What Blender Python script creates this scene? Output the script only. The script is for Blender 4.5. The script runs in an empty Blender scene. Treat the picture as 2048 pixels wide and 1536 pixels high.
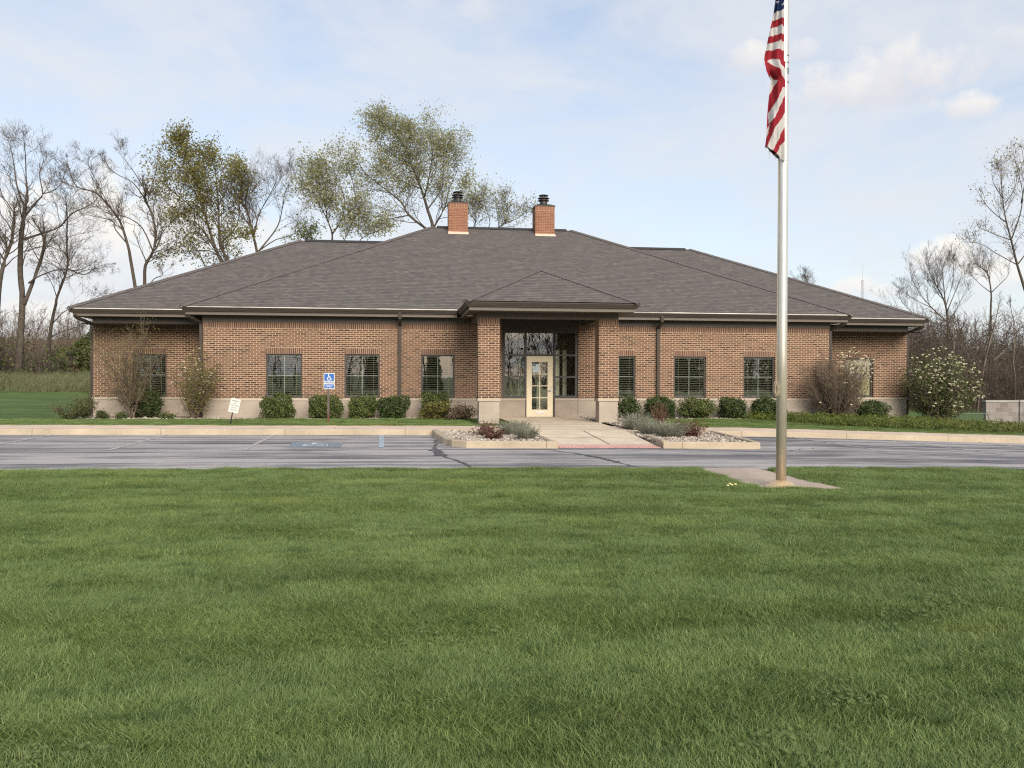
import bpy, math, random
import numpy as np
from mathutils import Vector, Matrix

R = math.radians
rng = np.random.default_rng(7)
SC = bpy.context.scene
COL = SC.collection

# ------------------------------------------------------------------ camera
FPX, HC = 1700.0, 1.55
_yaw = math.atan2(FPX, 13500.0)
_pit = -math.atan2(17.0, FPX)
_rol = R(0.21)
_fw = np.array([math.sin(_yaw) * math.cos(_pit), math.cos(_yaw) * math.cos(_pit), math.sin(_pit)])
_rt = np.array([math.cos(_yaw), -math.sin(_yaw), 0.0])
_up = np.cross(_rt, _fw)
_r2 = math.cos(_rol) * _rt + math.sin(_rol) * _up
_u2 = math.cos(_rol) * _up - math.sin(_rol) * _rt

def at(px, py, Y):
    """survey helper: the world point seen at photo pixel (px, py) that lies at world depth Y"""
    d = _fw + _r2 * (px - 1024) / FPX - _u2 * (py - 768) / FPX
    return np.array([0, 0, HC]) + d * (Y / d[1])

cam = bpy.data.cameras.new("camera")
cam.sensor_width = 36.0
cam.lens = 36.0 * FPX / 2048
cam.clip_start, cam.clip_end = 0.05, 3000
camo = bpy.data.objects.new("camera", cam)
COL.objects.link(camo)
camo.matrix_world = Matrix(((_r2[0], _u2[0], -_fw[0], 0), (_r2[1], _u2[1], -_fw[1], 0), (_r2[2], _u2[2], -_fw[2], HC), (0, 0, 0, 1)))
SC.camera = camo

# ------------------------------------------------------------------ node helpers
class NT:
    def __init__(s, tree): s.t = tree
    def n(s, typ, **kw):
        nd = s.t.nodes.new(typ)
        for k, v in kw.items():
            if k == 'ins':
                for i, val in v.items():
                    if isinstance(val, bpy.types.NodeSocket): s.t.links.new(val, nd.inputs[i])
                    else: nd.inputs[i].default_value = val
            else: setattr(nd, k, v)
        return nd
    def mix(s, f, a, b, bt='MIX'):
        nd = s.t.nodes.new('ShaderNodeMix'); nd.data_type = 'RGBA'; nd.blend_type = bt
        for i, v in ((0, f), (6, a), (7, b)):
            if isinstance(v, bpy.types.NodeSocket): s.t.links.new(v, nd.inputs[i])
            else: nd.inputs[i].default_value = (tuple(v) + (1,))[:4] if i else v
        return nd.outputs[2]
    def math(s, op, a, b=0.0, c=0.0, clamp=False):
        nd = s.t.nodes.new('ShaderNodeMath'); nd.operation = op; nd.use_clamp = clamp
        for i, v in ((0, a), (1, b), (2, c)):
            if isinstance(v, bpy.types.NodeSocket): s.t.links.new(v, nd.inputs[i])
            else: nd.inputs[i].default_value = v
        return nd.outputs[0]
    def ramp(s, f, stops, interp='LINEAR'):
        nd = s.t.nodes.new('ShaderNodeValToRGB'); s.t.links.new(f, nd.inputs[0])
        cr = nd.color_ramp; cr.interpolation = interp
        while len(cr.elements) < len(stops): cr.elements.new(0.5)
        for e, (p, c) in zip(cr.elements, stops):
            e.position = p; e.color = (tuple(c) + (1,))[:4] if not isinstance(c, float) else (c, c, c, 1)
        return nd.outputs[0]
    def noise(s, vec, scale, detail=3.0, rough=0.55, stretch=None, dist=0.0):
        if stretch is not None:
            mp = s.n('ShaderNodeMapping', ins={0: vec, 3: stretch}); vec = mp.outputs[0]
        nd = s.n('ShaderNodeTexNoise', ins={0: vec, 'Scale': scale, 'Detail': detail, 'Roughness': rough, 'Distortion': dist})
        return nd.outputs[0]
    def pos(s): return s.n('ShaderNodeNewGeometry').outputs[0]
    def uv(s): return s.n('ShaderNodeTexCoord').outputs['UV']
    def bump(s, h, strength=0.3, dist=0.01):
        return s.n('ShaderNodeBump', ins={'Strength': strength, 'Distance': dist, 'Height': h}).outputs[0]

def new_mat(name):
    m = bpy.data.materials.new(name); m.use_nodes = True
    t = NT(m.node_tree); b = m.node_tree.nodes['Principled BSDF']
    return m, t, b

def link(t, a, b): t.t.links.new(a, b)

def plain(name, col, rough=0.6, metal=0.0, var=0.12, scale=6.0, bump=0.0, spec=0.3):
    m, t, b = new_mat(name)
    p = t.pos()
    n1 = t.noise(p, scale, 4.0, 0.65)
    lo = [c * (1 - var) for c in col]; hi = [min(1, c * (1 + var)) for c in col]
    link(t, t.mix(t.ramp(n1, [(0.3, 0.0), (0.7, 1.0)]), lo, hi), b.inputs['Base Color'])
    b.inputs['Roughness'].default_value = rough; b.inputs['Metallic'].default_value = metal
    b.inputs['Specular IOR Level'].default_value = spec
    if bump: link(t, t.bump(t.noise(p, scale * 12, 3.0), bump, 0.004), b.inputs['Normal'])
    return m

def brick_mat(name, stops, mortar, w=0.2032, h=0.0677, ms=0.0074, offset=0.5, bump=0.5, dirt=0.15, rough=0.85):
    m, t, b = new_mat(name)
    uv = t.uv()
    br = t.n('ShaderNodeTexBrick', offset=offset, squash=1.0,
             ins={0: uv, 1: (0, 0, 0, 1), 2: (1, 1, 1, 1), 3: (0, 0, 0, 1), 'Scale': 1.0, 'Mortar Size': ms, 'Mortar Smooth': 0.15,
                  'Bias': 0.0, 'Brick Width': w, 'Row Height': h})
    bc = t.ramp(br.outputs[0], stops)
    p = t.pos()
    fine = t.noise(p, 60.0, 2.0)
    big = t.noise(p, 0.9, 3.0)
    bc = t.mix(t.math('MULTIPLY', fine, 0.35), bc, (0.10, 0.055, 0.04))
    mc = t.mix(t.ramp(t.noise(p, 3.0, 4.0), [(0.35, 0.0), (0.7, 1.0)]), mortar, [c * 0.78 for c in mortar])
    c = t.mix(br.outputs[1], bc, mc)
    c = t.mix(t.math('MULTIPLY', t.ramp(big, [(0.35, 0.0), (0.75, 1.0)]), dirt), c, (0.16, 0.11, 0.085))
    link(t, c, b.inputs['Base Color'])
    b.inputs['Roughness'].default_value = rough; b.inputs['Specular IOR Level'].default_value = 0.2
    inv = t.math('SUBTRACT', 1.0, br.outputs[1])
    hgt = t.math('ADD', inv, t.math('MULTIPLY', fine, 0.3))
    link(t, t.bump(hgt, bump, 0.006), b.inputs['Normal'])
    return m

BR = [(0.0, (0.052, 0.031, 0.025)), (0.10, (0.060, 0.035, 0.028)), (0.15, (0.105, 0.057, 0.040)), (0.5, (0.148, 0.078, 0.050)), (0.8, (0.188, 0.101, 0.065)), (1.0, (0.143, 0.075, 0.052))]
MORT = (0.62, 0.468, 0.315)
M = {}
M['brick'] = brick_mat('red_brick', BR, MORT)
M['soldier'] = brick_mat('soldier_brick', BR[2:], (0.48, 0.35, 0.25), w=0.2032, h=0.0677, offset=0.0)
CB = [(0.0, (0.18, 0.080, 0.050)), (0.5, (0.27, 0.118, 0.072)), (1.0, (0.22, 0.095, 0.060))]  # warmer brick colour stands in for sunlight on the chimneys
M['chimney_brick'] = brick_mat('sunlit_orange_brick', CB, (0.50, 0.30, 0.19), ms=0.006, dirt=0.1)
M['chimney_soldier'] = brick_mat('sunlit_orange_soldier', CB, (0.56, 0.38, 0.25), offset=0.0, dirt=0.1)
M['stone'] = brick_mat('split_face_block', [(0.0, (0.43, 0.375, 0.305)), (1.0, (0.48, 0.425, 0.35))], (0.42, 0.365, 0.30), w=0.4064, h=0.2032, ms=0.004, bump=0.25, dirt=0.35)
M['band'] = brick_mat('cast_stone', [(0.0, (0.52, 0.45, 0.355)), (1.0, (0.58, 0.50, 0.40))], (0.28, 0.24, 0.20), w=1.22, h=4.0, ms=0.004, bump=0.15, dirt=0.15)
M['cmu'] = brick_mat('concrete_block', [(0.0, (0.22, 0.20, 0.19)), (0.5, (0.29, 0.27, 0.255)), (1.0, (0.34, 0.32, 0.30))], (0.33, 0.31, 0.29), w=0.4064, h=0.2032, ms=0.008, bump=0.4, dirt=0.5)
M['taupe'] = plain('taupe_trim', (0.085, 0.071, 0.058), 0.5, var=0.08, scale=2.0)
M['fascia'] = plain('fascia_trim', (0.135, 0.113, 0.092), 0.5, var=0.08, scale=2.0)
M['gutter'] = plain('gutter_metal', (0.058, 0.047, 0.039), 0.5, var=0.10, scale=1.5, spec=0.2)
M['drip'] = plain('drip_edge', (0.52, 0.49, 0.45), 0.5, var=0.55, scale=0.7, spec=0.5)
M['bronze'] = plain('bronze_frame', (0.052, 0.046, 0.044), 0.45, var=0.1, spec=0.4)
M['muntin'] = plain('window_grid', (0.36, 0.38, 0.33), 0.5, var=0.05)
M['blind'] = plain('blind_slat', (0.36, 0.34, 0.26), 0.5, var=0.06)
M['blind_tan'] = plain('tan_blind', (0.62, 0.53, 0.33), 0.6, var=0.06)
M['door'] = plain('cream_paint', (0.80, 0.69, 0.50), 0.45, var=0.03)
M['white'] = plain('white_paint', (0.78, 0.78, 0.76), 0.5, var=0.04)
M['paper'] = plain('paper', (0.62, 0.72, 0.76), 0.7, var=0.04)
M['ink'] = plain('ink', (0.03, 0.03, 0.035), 0.6, var=0.02)
M['greytext'] = plain('faded_ink', (0.075, 0.10, 0.105), 0.7, var=0.1)
M['steel'] = plain('steel', (0.55, 0.54, 0.52), 0.3, 1.0, var=0.1)
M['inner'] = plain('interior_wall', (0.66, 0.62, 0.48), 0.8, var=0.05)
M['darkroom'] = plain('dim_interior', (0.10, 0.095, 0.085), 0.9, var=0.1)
M['post'] = plain('sign_post', (0.14, 0.12, 0.105), 0.5, var=0.2, spec=0.4)
M['rustpost'] = plain('rusty_post', (0.14, 0.06, 0.04), 0.7, var=0.25)
M['blue'] = plain('sign_blue', (0.025, 0.115, 0.40), 0.4, var=0.04)
M['signwhite'] = plain('sign_white', (0.55, 0.58, 0.53), 0.45, var=0.04)
M['black'] = plain('black_plastic', (0.015, 0.015, 0.017), 0.5, var=0.1)
M['flue'] = plain('flue_metal', (0.05, 0.045, 0.042), 0.45, 0.3, var=0.25)
M['flashing'] = plain('tan_flashing', (0.66, 0.52, 0.40), 0.5, var=0.08)
M['ridgevent'] = plain('ridge_vent', (0.035, 0.033, 0.034), 0.7, var=0.1)
M['barrier'] = plain('painted_steel', (0.14, 0.18, 0.16), 0.5, 0.2, var=0.1)
M['rope'] = plain('halyard_rope', (0.36, 0.31, 0.22), 0.9, var=0.25, scale=60)
M['yellow'] = plain('yellow_paint', (0.65, 0.45, 0.02), 0.5, var=0.05)
M['dandelion'] = plain('dandelion_yellow', (0.75, 0.68, 0.30), 0.8, var=0.1)
M['tar'] = plain('crack_sealant', (0.088, 0.086, 0.092), 0.5, var=0.2)

def roof_mat():
    m, t, b = new_mat('asphalt_shingle')
    uv = t.uv()
    jit = t.n('ShaderNodeTexBrick', offset=0.37, offset_frequency=3, ins={0: uv, 1: (0, 0, 0, 1), 2: (1, 1, 1, 1), 3: (0.2, 0.2, 0.2, 1), 'Scale': 1.0, 'Mortar Size': 0.0035, 'Mortar Smooth': 0.3, 'Bias': 0.0, 'Brick Width': 0.17, 'Row Height': 0.14})
    jit2 = t.n('ShaderNodeTexBrick', offset=0.61, offset_frequency=2, ins={0: uv, 1: (0, 0, 0, 1), 2: (1, 1, 1, 1), 3: (0.5, 0.5, 0.5, 1), 'Scale': 1.0, 'Mortar Size': 0.0, 'Bias': 0.0, 'Brick Width': 0.25, 'Row Height': 0.14})
    c1 = t.ramp(jit.outputs[0], [(0.0, (0.080, 0.070, 0.066)), (0.35, (0.114, 0.098, 0.092)), (0.65, (0.138, 0.117, 0.111)), (1.0, (0.178, 0.157, 0.147))])
    c2 = t.ramp(jit2.outputs[0], [(0.0, (0.104, 0.094, 0.089)), (0.5, (0.130, 0.112, 0.106)), (1.0, (0.160, 0.142, 0.133))])
    c = t.mix(0.5, c1, c2)
    p = t.pos()
    c = t.mix(t.ramp(t.noise(p, 1.1, 3.0), [(0.45, 0.0), (0.62, 0.40)]), c, (0.112, 0.110, 0.100))
    # shadow line at each course's butt edge painted into the colour, with saw bump
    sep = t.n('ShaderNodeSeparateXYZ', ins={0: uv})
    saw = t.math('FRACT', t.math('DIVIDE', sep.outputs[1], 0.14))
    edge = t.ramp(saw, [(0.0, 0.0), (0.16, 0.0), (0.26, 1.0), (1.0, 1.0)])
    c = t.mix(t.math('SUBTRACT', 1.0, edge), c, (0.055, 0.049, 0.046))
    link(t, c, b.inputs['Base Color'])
    b.inputs['Roughness'].default_value = 0.9; b.inputs['Specular IOR Level'].default_value = 0.15
    h = t.math('ADD', t.math('MULTIPLY', saw, -0.6), t.math('MULTIPLY', t.noise(p, 90.0, 2.0), 0.25))
    link(t, t.bump(h, 0.5, 0.008), b.inputs['Normal'])
    return m
M['roof'] = roof_mat()

def glass_mat(name, fac, tint=(0.86, 0.9, 0.88)):
    m = bpy.data.materials.new(name); m.use_nodes = True
    t = NT(m.node_tree); m.node_tree.nodes.remove(m.node_tree.nodes['Principled BSDF'])
    out = m.node_tree.nodes['Material Output']
    tr = t.n('ShaderNodeBsdfTransparent', ins={0: tint + (1,)})
    gl = t.n('ShaderNodeBsdfGlossy', ins={0: (1, 1, 1, 1), 'Roughness': 0.0})
    nb = t.bump(t.noise(t.pos(), 1.6, 2.0), 0.25, 0.004)
    link(t, nb, gl.inputs['Normal'])
    fr = t.n('ShaderNodeFresnel', ins={0: 1.5})
    f = t.math('ADD', t.math('MULTIPLY', fr.outputs[0], 1.6), fac, clamp=True)
    ms = t.n('ShaderNodeMixShader', ins={0: f, 1: tr.outputs[0], 2: gl.outputs[0]})
    link(t, ms.outputs[0], out.inputs[0])
    return m
M['glass'] = glass_mat('window_glass', 0.12)
M['clearglass'] = glass_mat('clear_glass', 0.02)
M['lobbyglass'] = glass_mat('storefront_glass', 0.13)

def concrete(name, col, joint=0.0):
    m, t, b = new_mat(name)
    p = t.pos()
    c = t.mix(t.ramp(t.noise(p, 1.3, 5.0, 0.65), [(0.3, 0.0), (0.72, 1.0)]), [x * 0.80 for x in col], [x * 1.12 for x in col])
    c = t.mix(t.ramp(t.noise(p, 9.0, 4.0, 0.7), [(0.55, 0.0), (0.75, 0.5)]), c, [x * 0.6 for x in col])
    if joint:
        sep = t.n('ShaderNodeSeparateXYZ', ins={0: p})
        fr = t.math('FRACT', t.math('DIVIDE', sep.outputs[0], joint))
        c = t.mix(t.ramp(fr, [(0.0, 1.0), (0.0035, 1.0), (0.006, 0.0), (1.0, 0.0)]), c, [x * 0.45 for x in col])
    link(t, c, b.inputs['Base Color'])
    b.inputs['Roughness'].default_value = 0.85; b.inputs['Specular IOR Level'].default_value = 0.2
    link(t, t.bump(t.noise(p, 70.0, 3.0), 0.25, 0.004), b.inputs['Normal'])
    return m
M['curb'] = concrete('curb_concrete', (0.45, 0.375, 0.275), 3.05)
M['walk'] = concrete('walk_concrete', (0.66, 0.555, 0.42))
M['sidewalk'] = concrete('sidewalk_concrete', (0.64, 0.505, 0.40), 1.83)
M['pad'] = concrete('pad_concrete', (0.44, 0.36, 0.29))
M['tactile'] = concrete('tactile_red', (0.66, 0.40, 0.35))
M['base_metal'] = plain('flagpole_base', (0.62, 0.46, 0.28), 0.42, 0.5, var=0.2, scale=14)

def asphalt():
    m, t, b = new_mat('asphalt')
    p = t.pos()
    streak = t.noise(p, 1.0, 6.0, 0.62, stretch=(0.14, 2.2, 1.0), dist=0.5)
    patch = t.noise(p, 0.5, 6.0, 0.68, stretch=(0.5, 1.2, 1.0), dist=0.4)
    grit = t.noise(p, 120.0, 2.0, 0.7)
    f = t.math('ADD', t.math('MULTIPLY', streak, 0.68), t.math('MULTIPLY', patch, 0.46))
    c = t.ramp(f, [(0.41, (0.050, 0.051, 0.063)), (0.49, (0.112, 0.110, 0.122)), (0.545, (0.22, 0.210, 0.214)), (0.62, (0.43, 0.405, 0.392))])
    c = t.mix(t.ramp(grit, [(0.40, 0.0), (0.72, 0.55)]), c, (0.22, 0.21, 0.205))
    c = t.mix(t.ramp(t.noise(p, 45.0, 2.0), [(0.55, 0.0), (0.75, 0.5)]), c, (0.07, 0.07, 0.076))
    link(t, c, b.inputs['Base Color'])
    b.inputs['Roughness'].default_value = 0.8; b.inputs['Specular IOR Level'].default_value = 0.25
    link(t, t.bump(grit, 0.4, 0.006), b.inputs['Normal'])
    return m
M['asphalt'] = asphalt()

def worn_paint(name, col, cover):
    m, t, b = new_mat(name)
    p = t.pos()
    f = t.ramp(t.noise(p, 14.0, 5.0, 0.75), [(cover - 0.08, 0.0), (cover + 0.08, 1.0)])
    c = t.mix(f, col, (0.19, 0.182, 0.188))
    link(t, c, b.inputs['Base Color']); b.inputs['Roughness'].default_value = 0.8
    return m
M['linepaint'] = worn_paint('worn_white_line', (0.46, 0.44, 0.42), 0.53)
M['bluepaint'] = worn_paint('worn_blue_paint', (0.16, 0.30, 0.42), 0.46)
M['symbolpaint'] = worn_paint('worn_white_symbol', (0.60, 0.64, 0.66), 0.62)

def lawn_col(t, p):
    a = t.noise(p, 1.3, 5.0, 0.65, stretch=(0.35, 1.0, 1.0))
    b2 = t.noise(p, 3.2, 3.0, 0.6)
    c = t.ramp(a, [(0.34, (0.066, 0.126, 0.033)), (0.5, (0.138, 0.226, 0.060)), (0.66, (0.235, 0.328, 0.092))])
    return t.mix(t.math('MULTIPLY', b2, 0.5), c, (0.105, 0.165, 0.046))

def lawn_ground():
    m, t, b = new_mat('lawn_ground')
    p = t.pos()
    c = t.mix(0.34, lawn_col(t, p), (0.040, 0.052, 0.030))
    c = t.mix(t.ramp(t.noise(p, 40.0, 3.0, 0.7), [(0.4, 0.0), (0.65, 0.6)]), c, (0.035, 0.055, 0.018))
    sep = t.n('ShaderNodeSeparateXYZ', ins={0: p})
    far = t.ramp(t.math('DIVIDE', sep.outputs[1], 100.0), [(0.50, 0.0), (0.56, 1.0)])
    c = t.mix(far, c, (0.12, 0.115, 0.055))
    link(t, c, b.inputs['Base Color']); b.inputs['Roughness'].default_value = 0.9
    b.inputs['Specular IOR Level'].default_value = 0.1
    return m
M['lawn'] = lawn_ground()

def leaf_mat(name, lo, hi, trans=0.3, spec=0.25, rough=0.5, world=None):
    """foliage: face attribute 'var' picks between two leaf colours"""
    m = bpy.data.materials.new(name); m.use_nodes = True
    t = NT(m.node_tree); b = m.node_tree.nodes['Principled BSDF']; out = m.node_tree.nodes['Material Output']
    at_ = t.n('ShaderNodeAttribute', attribute_name='var')
    c = t.mix(at_.outputs['Fac'], lo, hi)
    if world: c = world(t, c)
    link(t, c, b.inputs['Base Color']); b.inputs['Roughness'].default_value = rough; b.inputs['Specular IOR Level'].default_value = spec
    tl = t.n('ShaderNodeBsdfTranslucent'); link(t, c, tl.inputs[0])
    ms = t.n('ShaderNodeMixShader', ins={0: trans, 1: b.outputs[0], 2: tl.outputs[0]})
    link(t, ms.outputs[0], out.inputs[0])
    return m

def grass_world(t, c):
    p = t.pos()
    g = lawn_col(t, p)
    g = t.mix(0.50, c, g)
    g = t.mix(t.ramp(t.noise(p, 9.0, 3.0, 0.6), [(0.60, 0.0), (0.72, 0.45)]), g, (0.30, 0.33, 0.15))
    g = t.mix(t.ramp(t.noise(p, 6.0, 4.0, 0.6, stretch=(0.6, 1.0, 1.0)), [(0.30, 0.6), (0.44, 0.0)]), g, (0.045, 0.095, 0.028))
    yel = t.ramp(t.noise(p, 0.55, 3.0, 0.5, stretch=(0.7, 1.2, 1.0)), [(0.62, 0.0), (0.76, 0.5)])
    g = t.mix(yel, g, (0.25, 0.27, 0.05))
    return g
M['grass'] = leaf_mat('grass_blade', (0.056, 0.104, 0.026), (0.36, 0.42, 0.160), 0.25, 0.3, 0.45, grass_world)
M['tallgrass'] = leaf_mat('tall_dry_grass', (0.09, 0.125, 0.045), (0.32, 0.30, 0.18), 0.25, 0.15, 0.7)
M['yew'] = leaf_mat('clipped_leaf', (0.045, 0.075, 0.02), (0.19, 0.215, 0.065), 0.25)
M['yewdark'] = leaf_mat('dark_clipped_leaf', (0.03, 0.056, 0.018), (0.115, 0.15, 0.048), 0.25)
M['juniper'] = leaf_mat('juniper_spray', (0.045, 0.070, 0.013), (0.155, 0.180, 0.034), 0.25)
M['junbrown'] = leaf_mat('juniper_dead', (0.10, 0.045, 0.02), (0.17, 0.09, 0.04), 0.2)
M['olive'] = leaf_mat('olive_leaf', (0.15, 0.145, 0.045), (0.33, 0.3, 0.095), 0.5)
M['spring'] = leaf_mat('spring_leaf', (0.26, 0.265, 0.125), (0.48, 0.47, 0.26), 0.55)
M['bushgreen'] = leaf_mat('bush_leaf', (0.055, 0.082, 0.024), (0.145, 0.165, 0.05), 0.3)
M['yellowgreen'] = leaf_mat('yellowgreen_leaf', (0.13, 0.15, 0.04), (0.27, 0.27, 0.09), 0.3)
M['lavender'] = leaf_mat('grey_lavender', (0.16, 0.165, 0.115), (0.34, 0.33, 0.26), 0.25)
M['barberry'] = leaf_mat('barberry_leaf', (0.06, 0.03, 0.022), (0.155, 0.08, 0.055), 0.2)
M['brownleaf'] = leaf_mat('brown_leaf', (0.085, 0.058, 0.036), (0.19, 0.135, 0.085), 0.2)
M['freshgreen'] = leaf_mat('fresh_leaf', (0.12, 0.17, 0.06), (0.25, 0.3, 0.11), 0.5)
M['woodbrown'] = leaf_mat('wood_brown', (0.060, 0.044, 0.032), (0.125, 0.092, 0.065), 0.2)
M['tanleaf'] = leaf_mat('tan_leaf', (0.20, 0.15, 0.085), (0.33, 0.26, 0.15), 0.2)
M['woodtwig'] = plain('wood_twig', (0.088, 0.068, 0.054), 0.9, var=0.35, scale=0.6)
M['flower'] = leaf_mat('cream_flower', (0.55, 0.51, 0.36), (0.76, 0.72, 0.52), 0.2)
M['bud'] = leaf_mat('tan_bud', (0.20, 0.155, 0.07), (0.33, 0.27, 0.12), 0.2)
M['bark'] = plain('grey_brown_bark', (0.082, 0.066, 0.052), 0.9, var=0.35, scale=5, bump=0.5)
M['darkbark'] = plain('dark_bark', (0.055, 0.043, 0.035), 0.9, var=0.35, scale=5, bump=0.5)
M['palebark'] = plain('pale_bark', (0.19, 0.155, 0.12), 0.9, var=0.3, scale=5, bump=0.4)
M['twig'] = plain('twig', (0.105, 0.082, 0.066), 0.9, var=0.25, scale=3)
M['shrubtwig'] = plain('shrub_twig', (0.15, 0.115, 0.085), 0.9, var=0.3, scale=8)
M['redtwig'] = plain('red_twig', (0.17, 0.075, 0.055), 0.9, var=0.3, scale=8)
M['hill'] = plain('hill_brush', (0.17, 0.135, 0.082), 0.95, var=0.35, scale=0.35)
M['rock'] = plain('river_rock', (0.52, 0.46, 0.39), 0.75, var=0.35, scale=7)
M['rockbed'] = plain('gravel_bed', (0.20, 0.17, 0.135), 0.9, var=0.5, scale=24, bump=0.8)
M['mulch'] = plain('mulch', (0.15, 0.095, 0.06), 0.95, var=0.4, scale=20, bump=0.6)

# ------------------------------------------------------------------ mesh helpers
def tag(o, label=None, cat=None, group=None, kind=None):
    if label: o['label'] = label
    if cat: o['category'] = cat
    if group: o['group'] = group
    if kind: o['kind'] = kind
    return o

def empty(name, loc=(0, 0, 0), label=None, cat=None, group=None):
    o = bpy.data.objects.new(name, None); COL.objects.link(o); o.location = loc
    o.empty_display_size = 0.2
    return tag(o, label, cat, group)

def link_mesh(name, me, mats, parent=None):
    for m in (mats if isinstance(mats, (list, tuple)) else [mats]): me.materials.append(m)
    o = bpy.data.objects.new(name, me); COL.objects.link(o)
    if parent is not None:
        o.parent = parent
        q = Vector((0, 0, 0)); k = parent
        while k is not None: q = q + k.location; k = k.parent
        if q.length > 0: me.transform(Matrix.Translation(-q))
    return o

def np_mesh(name, verts, faces, mats, parent=None, var=None, smooth=False, matidx=None):
    """verts (N,3); faces (M,k) all of one size"""
    verts = np.asarray(verts, np.float32); faces = np.asarray(faces, np.int32)
    me = bpy.data.meshes.new(name)
    nf, k = faces.shape
    me.vertices.add(len(verts)); me.vertices.foreach_set('co', verts.ravel())
    me.loops.add(nf * k); me.loops.foreach_set('vertex_index', faces.ravel())
    me.polygons.add(nf); me.polygons.foreach_set('loop_start', np.arange(nf, dtype=np.int32) * k)
    if matidx is not None: me.polygons.foreach_set('material_index', np.asarray(matidx, np.int32))
    if smooth: me.polygons.foreach_set('use_smooth', np.ones(nf, bool))
    me.update(calc_edges=True)
    if var is not None:
        a = me.attributes.new('var', 'FLOAT', 'FACE'); a.data.foreach_set('value', np.asarray(var, np.float32))
    return link_mesh(name, me, mats, parent)

class MB:
    def __init__(s): s.v = []; s.f = []; s.m = []; s.u = []
    def face(s, pts, mat=0, uv=None):
        i = len(s.v); s.v += [tuple(map(float, p)) for p in pts]
        s.f.append(tuple(range(i, i + len(pts)))); s.m.append(mat); s.u.append(uv)
    def box(s, x0, x1, y0, y1, z0, z1, mat=0, skip=''):
        P = lambda a, b, c: ((x0, x1)[a], (y0, y1)[b], (z0, z1)[c])
        if 'f' not in skip: s.face([P(0,0,0), P(1,0,0), P(1,0,1), P(0,0,1)], mat)
        if 'b' not in skip: s.face([P(1,1,0), P(0,1,0), P(0,1,1), P(1,1,1)], mat)
        if 'l' not in skip: s.face([P(0,1,0), P(0,0,0), P(0,0,1), P(0,1,1)], mat)
        if 'r' not in skip: s.face([P(1,0,0), P(1,1,0), P(1,1,1), P(1,0,1)], mat)
        if 't' not in skip: s.face([P(0,0,1), P(1,0,1), P(1,1,1), P(0,1,1)], mat)
        if 'd' not in skip: s.face([P(0,1,0), P(1,1,0), P(1,0,0), P(0,0,0)], mat)
    def prism(s, poly, ax0, ax1, axis='x', mat=0):
        """extrude a profile (list of 2-D points) along an axis"""
        def p3(a, q):
            if axis == 'x': return (a, q[0], q[1])
            if axis == 'y': return (q[0], a, q[1])
            return (q[0], q[1], a)
        n = len(poly)
        for i in range(n):
            a, b = poly[i], poly[(i + 1) % n]
            s.face([p3(ax0, a), p3(ax0, b), p3(ax1, b), p3(ax1, a)], mat)
        s.face([p3(ax0, q) for q in poly][::-1], mat); s.face([p3(ax1, q) for q in poly], mat)
    def tube(s, pts, rad, k=8, mat=0, cap=True):
        pts = [Vector(p) for p in pts]
        if not isinstance(rad, (list, tuple)): rad = [rad] * len(pts)
        rings = []
        ref = Vector((0.123, 0.31, 0.94))
        for i, p in enumerate(pts):
            d = (pts[min(i + 1, len(pts) - 1)] - pts[max(i - 1, 0)]).normalized()
            a = d.cross(ref if abs(d.dot(ref)) < 0.95 else Vector((1, 0, 0))).normalized(); b = d.cross(a)
            base = len(s.v)
            for j in range(k):
                t = 2 * math.pi * j / k
                s.v.append(tuple(p + (a * math.cos(t) + b * math.sin(t)) * rad[i]))
            rings.append(base)
        for i in range(len(rings) - 1):
            for j in range(k):
                s.f.append((rings[i] + j, rings[i] + (j + 1) % k, rings[i + 1] + (j + 1) % k, rings[i + 1] + j)); s.m.append(mat); s.u.append(None)
        if cap:
            s.f.append(tuple(rings[0] + j for j in range(k))[::-1]); s.m.append(mat); s.u.append(None)
            s.f.append(tuple(rings[-1] + j for j in range(k))); s.m.append(mat); s.u.append(None)
    def lathe(s, prof, c, k=32, mat=0):
        """prof: list of (radius, z); c = (x, y)"""
        base = len(s.v)
        for r, z in prof:
            for j in range(k):
                t = 2 * math.pi * j / k
                s.v.append((c[0] + r * math.cos(t), c[1] + r * math.sin(t), z))
        for i in range(len(prof) - 1):
            for j in range(k):
                a = base + i * k
                s.f.append((a + j, a + (j + 1) % k, a + k + (j + 1) % k, a + k + j)); s.m.append(mat); s.u.append(None)
        s.f.append(tuple(base + j for j in range(k))[::-1]); s.m.append(mat); s.u.append(None)
        a = base + (len(prof) - 1) * k
        s.f.append(tuple(a + j for j in range(k))); s.m.append(mat); s.u.append(None)
    def build(s, name, mats, parent=None, smooth=False):
        me = bpy.data.meshes.new(name)
        me.from_pydata(s.v, [], s.f)
        for i, p in enumerate(me.polygons):
            p.material_index = s.m[i]; p.use_smooth = smooth
        ul = me.uv_layers.new(name='UVMap')
        for i, p in enumerate(me.polygons):
            cu = s.u[i]
            if cu is None:
                n = p.normal
                h = math.hypot(n.x, n.y)
                t = Vector((-n.y / h, n.x / h, 0)) if h > 0.02 else Vector((1, 0, 0))
                b = n.cross(t)
                for li in p.loop_indices:
                    co = me.vertices[me.loops[li].vertex_index].co
                    ul.data[li].uv = (co.dot(t), co.dot(b))
            else:
                for q, li in enumerate(p.loop_indices): ul.data[li].uv = cu[q]
        me.update()
        return link_mesh(name, me, mats, parent)

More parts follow.
